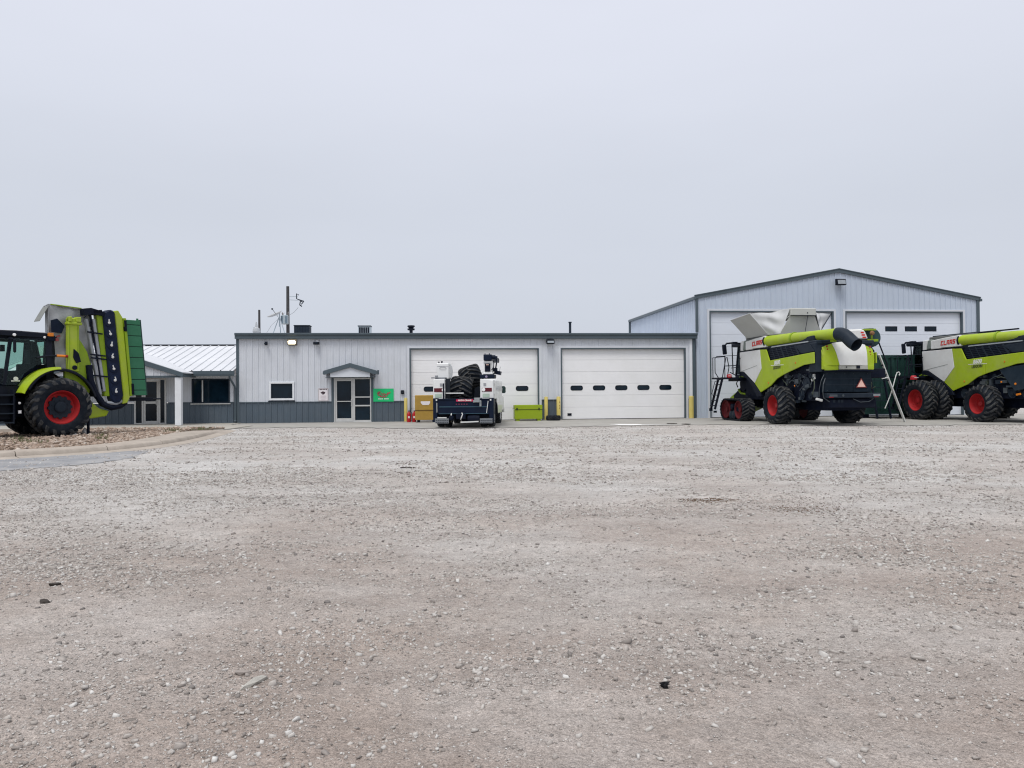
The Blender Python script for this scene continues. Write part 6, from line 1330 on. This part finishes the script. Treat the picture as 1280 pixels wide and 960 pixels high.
# ================================================================ poles, dish, far things
def at(px, Y, z=0):
    return ((px - 640) / 960. * Y, Y, z)
x, y, _ = at(360.3, 74); t = thing('utility_pole', 'tall wooden utility pole carrying a grey transformer, behind the shop roof', 'pole', (x, y, 0))
MB().tube([(0, 0, 0), (0, 0, 11.75)], .20, 10, r1=.14).build('post', wood_m, t, smooth=True)
m = MB(); m.lathe([(.30, 0), (.34, .04), (.34, .82), (.31, .86), (0, .92)], (-.16, -.42, 8.05), (0, 0, 1), 18); tb_ = m.build('transformer', trafo_m, t, smooth=True)
m = MB(); m.lathe([(.05, 0), (.09, .05), (.05, .1), (.09, .15), (.04, .28), (0, .28)], (-.36, -.42, 8.92), (-.2, 0, 1), 8); m.lathe([(.05, 0), (.09, .05), (.05, .1), (.09, .15), (.04, .32), (0, .32)], (.12, -.42, 8.95), (.25, 0, 1), 8); m.build('bushing', pm('insulator', (.20, .19, .19), .3), tb_)
m = MB()
for xx in (-.42, -.30, .0, .1): m.box(xx - .015, xx + .015, -.80, -.40, 8.12, 8.85)
m.build('cooling_fin', pm('fin_blue', (.17, .25, .32), .5), tb_)
m = MB(); m.bar((0, 0, 10.75), (.95, 0, 10.75), .05); m.bar((0, 0, 10.45), (.95, 0, 10.40), .05); m.build('cross_arm', trafo_m, t)
m = MB(); m.tube([(1.05, 0, 10.9), (.85, 0, 11.05), (.85, 0, 10.55), (1.05, 0, 10.45)], .05, 6); m.tube([(1.5, 0, 10.35), (1.2, 0, 10.25), (1.15, 0, 9.95), (1.35, 0, 9.80)], .06, 6); m.tube([(1.05, 0, 10.45), (1.35, 0, 10.35)], .06, 6); m.tube([(1.3, 0, 10.0), (1.55, 0, 10.3)], .05, 6); m.build('cutout_switch', darkgrey_m, t)
m = MB(); m.tube([(1.0, 0, 9.7), (.6, 0, 9.25), (.2, 0, 9.0)], .012, 4); m.tube([(-.3, 0, 9.2), (-1.6, 0, 8.0), (-2.4, .5, 7.0)], .010, 4); m.build('wire', mach_m, t)
x, y, _ = at(324.5, 88); t = thing('utility_pole', 'short bare wooden pole behind the left end of the shop roof', 'pole', (x, y, 0))
MB().tube([(0, 0, 0), (0, 0, 11.0)], .17, 10, r1=.12).build('post', wood_m, t, smooth=True); MB().bar((-.05, 0, 8.9), (-.65, 0, 9.0), .05).build('bracket', darkgrey_m, t)
p = bw(-13.5, 3.0); t = thing('roof_antenna', 'small pale antenna standing on the roof beside the short bare pole', 'antenna', (p[0], p[1], 4.40))
MB().tube([(0, 0, 0), (0, 0, .4)], .05, 8).build('mast', trafo_m, t); MB().lathe([(.16, 0), (.20, .08), (.17, .25), (.07, .32), (.06, .45), (.03, .6), (0, .6)], (-.02, 0, .34), (0, 0, 1), 12).build('antenna_body', pm('antenna_pale', (.40, .42, .44), .5), t, smooth=True)
p = bw(-12.97, 6.5); t = thing('satellite_dish', 'grey satellite dish on a tripod standing on the shop roof', 'dish', (p[0], p[1], 4.38))
for a in (90, 210, 330): MB().tube([(.62 * math.cos(R(a)), .35 * math.sin(R(a)), 0), (0, 0, 1.62)], .028, 6).build('leg', trafo_m, t)
m = MB(); m.tube([(.38, .0, .55), (-.38, .0, .55)], .018, 6); m.tube([(0, 0, 1.0), (0, 0, 1.85)], .035, 8); m.build('mast', trafo_m, t)
m = MB(); m.lathe([(0, -.10), (.20, -.085), (.36, -.04), (.46, .02), (.46, .035), (.36, -.02), (.2, -.065), (0, -.08)], (-.26, -.1, 1.72), (-.35, -.25, .9), 22); m.build('dish', pm('dish_grey', (.40, .41, .42), .5), t, smooth=True)
m = MB(); m.tube([(-.1, 0, 1.6), (-.35, -.2, 2.0)], .015, 5); m.obox((-.36, -.2, 2.02), (.08, .08, .08)); m.build('feed_arm', darkgrey_m, t)

# ================================================================ small things on the ground
def chunk(name, label, cat, x, y, size, mat, seed, group=None, z=None):
    g_ = np.random.default_rng(seed); v, f = ico(); v = v * (1 + g_.uniform(-.3, .3, (len(v), 1))) * np.array(size); m = MB(); m.add([tuple(q) for q in v], [tuple(q) for q in f])
    o = m.build(name, mat); zz = float(relief(np.array([x]), np.array([y]))[0]) if z is None else z; o.location = (x, y, zz + size[2] * .4); return tag(o, label, cat, group)
clod = pm('dark_clod', (.050, .043, .038), .9, var=.3, scale=20); rubber = pm('black_scrap', (.004, .004, .005), .6, var=.2)
chunk('rubber_scrap', 'jet black scrap of rubber on the near gravel', 'scrap', .79, 4.05, (.020, .026, .020), rubber, 8)
m = MB(); sr = random.Random(2)
for i in range(7): a = sr.uniform(0, 6.28); m.add([(.012 * math.cos(a + 1), .012 * math.sin(a + 1), 0), (.012 * math.cos(a - 1), .012 * math.sin(a - 1), .004), (.034 * math.cos(a), .03 * math.sin(a), sr.uniform(.0, .028)), (0, 0, .022)], [(0, 1, 2), (1, 3, 2), (3, 0, 2), (0, 3, 1)])
m.build('torn_edge', rubber, bpy.data.objects['rubber_scrap'])
for i, (x, y, s, lab) in enumerate(((-2.13, 15.67, .17, 'flat dark clod on the grey gravel before the truck'), (-3.49, 5.72, .045, 'flattened dark clod, nearer of two at left of the gravel'), (-3.77, 6.33, .05, 'dark clod, farther of two at left of the gravel'), (7.1, 34.2, .28, 'long low dark clod on the concrete before the second garage door'), (7.6, 33.6, .22, 'low dark clod on the gravel edge before the barn corner'))):
    chunk('dirt_clod', lab, 'clod', x, y, (s, s * .6, .022 if y < 30 else .03), clod, 20 + i, 'dark clods lying on the lot', None if y < 30 else .006)
o = chunk('splinter_stone', 'long pale stone splinter pointing away on the near gravel', 'stone', -1.385, 4.10, (.024, .115, .024), pm('pale_splinter', (.40, .385, .35), .8, bump=.3, bscale=80), 31); o.rotation_euler = (0, 0, R(-28))
o = chunk('splinter_stone', 'short dull stone splinter beside the long pale one', 'stone', -1.50, 4.26, (.050, .024, .018), pm('dull_splinter', (.27, .24, .22), .85), 32); o.rotation_euler = (0, 0, R(8))
wr_m = pm('white_rock', (.62, .61, .59), .7, var=.1, bump=.3, bscale=20)
chunk('white_rock', 'white rock standing upright by the tractor rear tyre', 'rock', -15.05, 27.05, (.10, .09, .17), wr_m, 41, 'white rocks beside the tractor', .10)
chunk('white_rock', 'low white rock lying against the tractor rear tyre', 'rock', -15.15, 26.45, (.17, .12, .10), wr_m, 42, 'white rocks beside the tractor', .10)
# thin pale sheet, a whitish streak on the concrete
streak_m = pm('streak_white', (.78, .78, .77), .7, var=.08, scale=4)
pts = []
for i in range(36):
    a = i / 36 * 6.283; k_ = 1 + .22 * math.sin(3 * a + 1) + .12 * math.sin(7 * a); pts.append((5.35 + .95 * k_ * math.cos(a) * (1.5 if math.cos(a) > 0 else 1), 33.85 + .5 * k_ * (1.0 if math.cos(a) < 0.2 else .45) * math.sin(a) - .12 * math.cos(a)))
sheet('pale_streak', [(a - .05 + .0 * b, b) for a, b in pts], .011, streak_m)
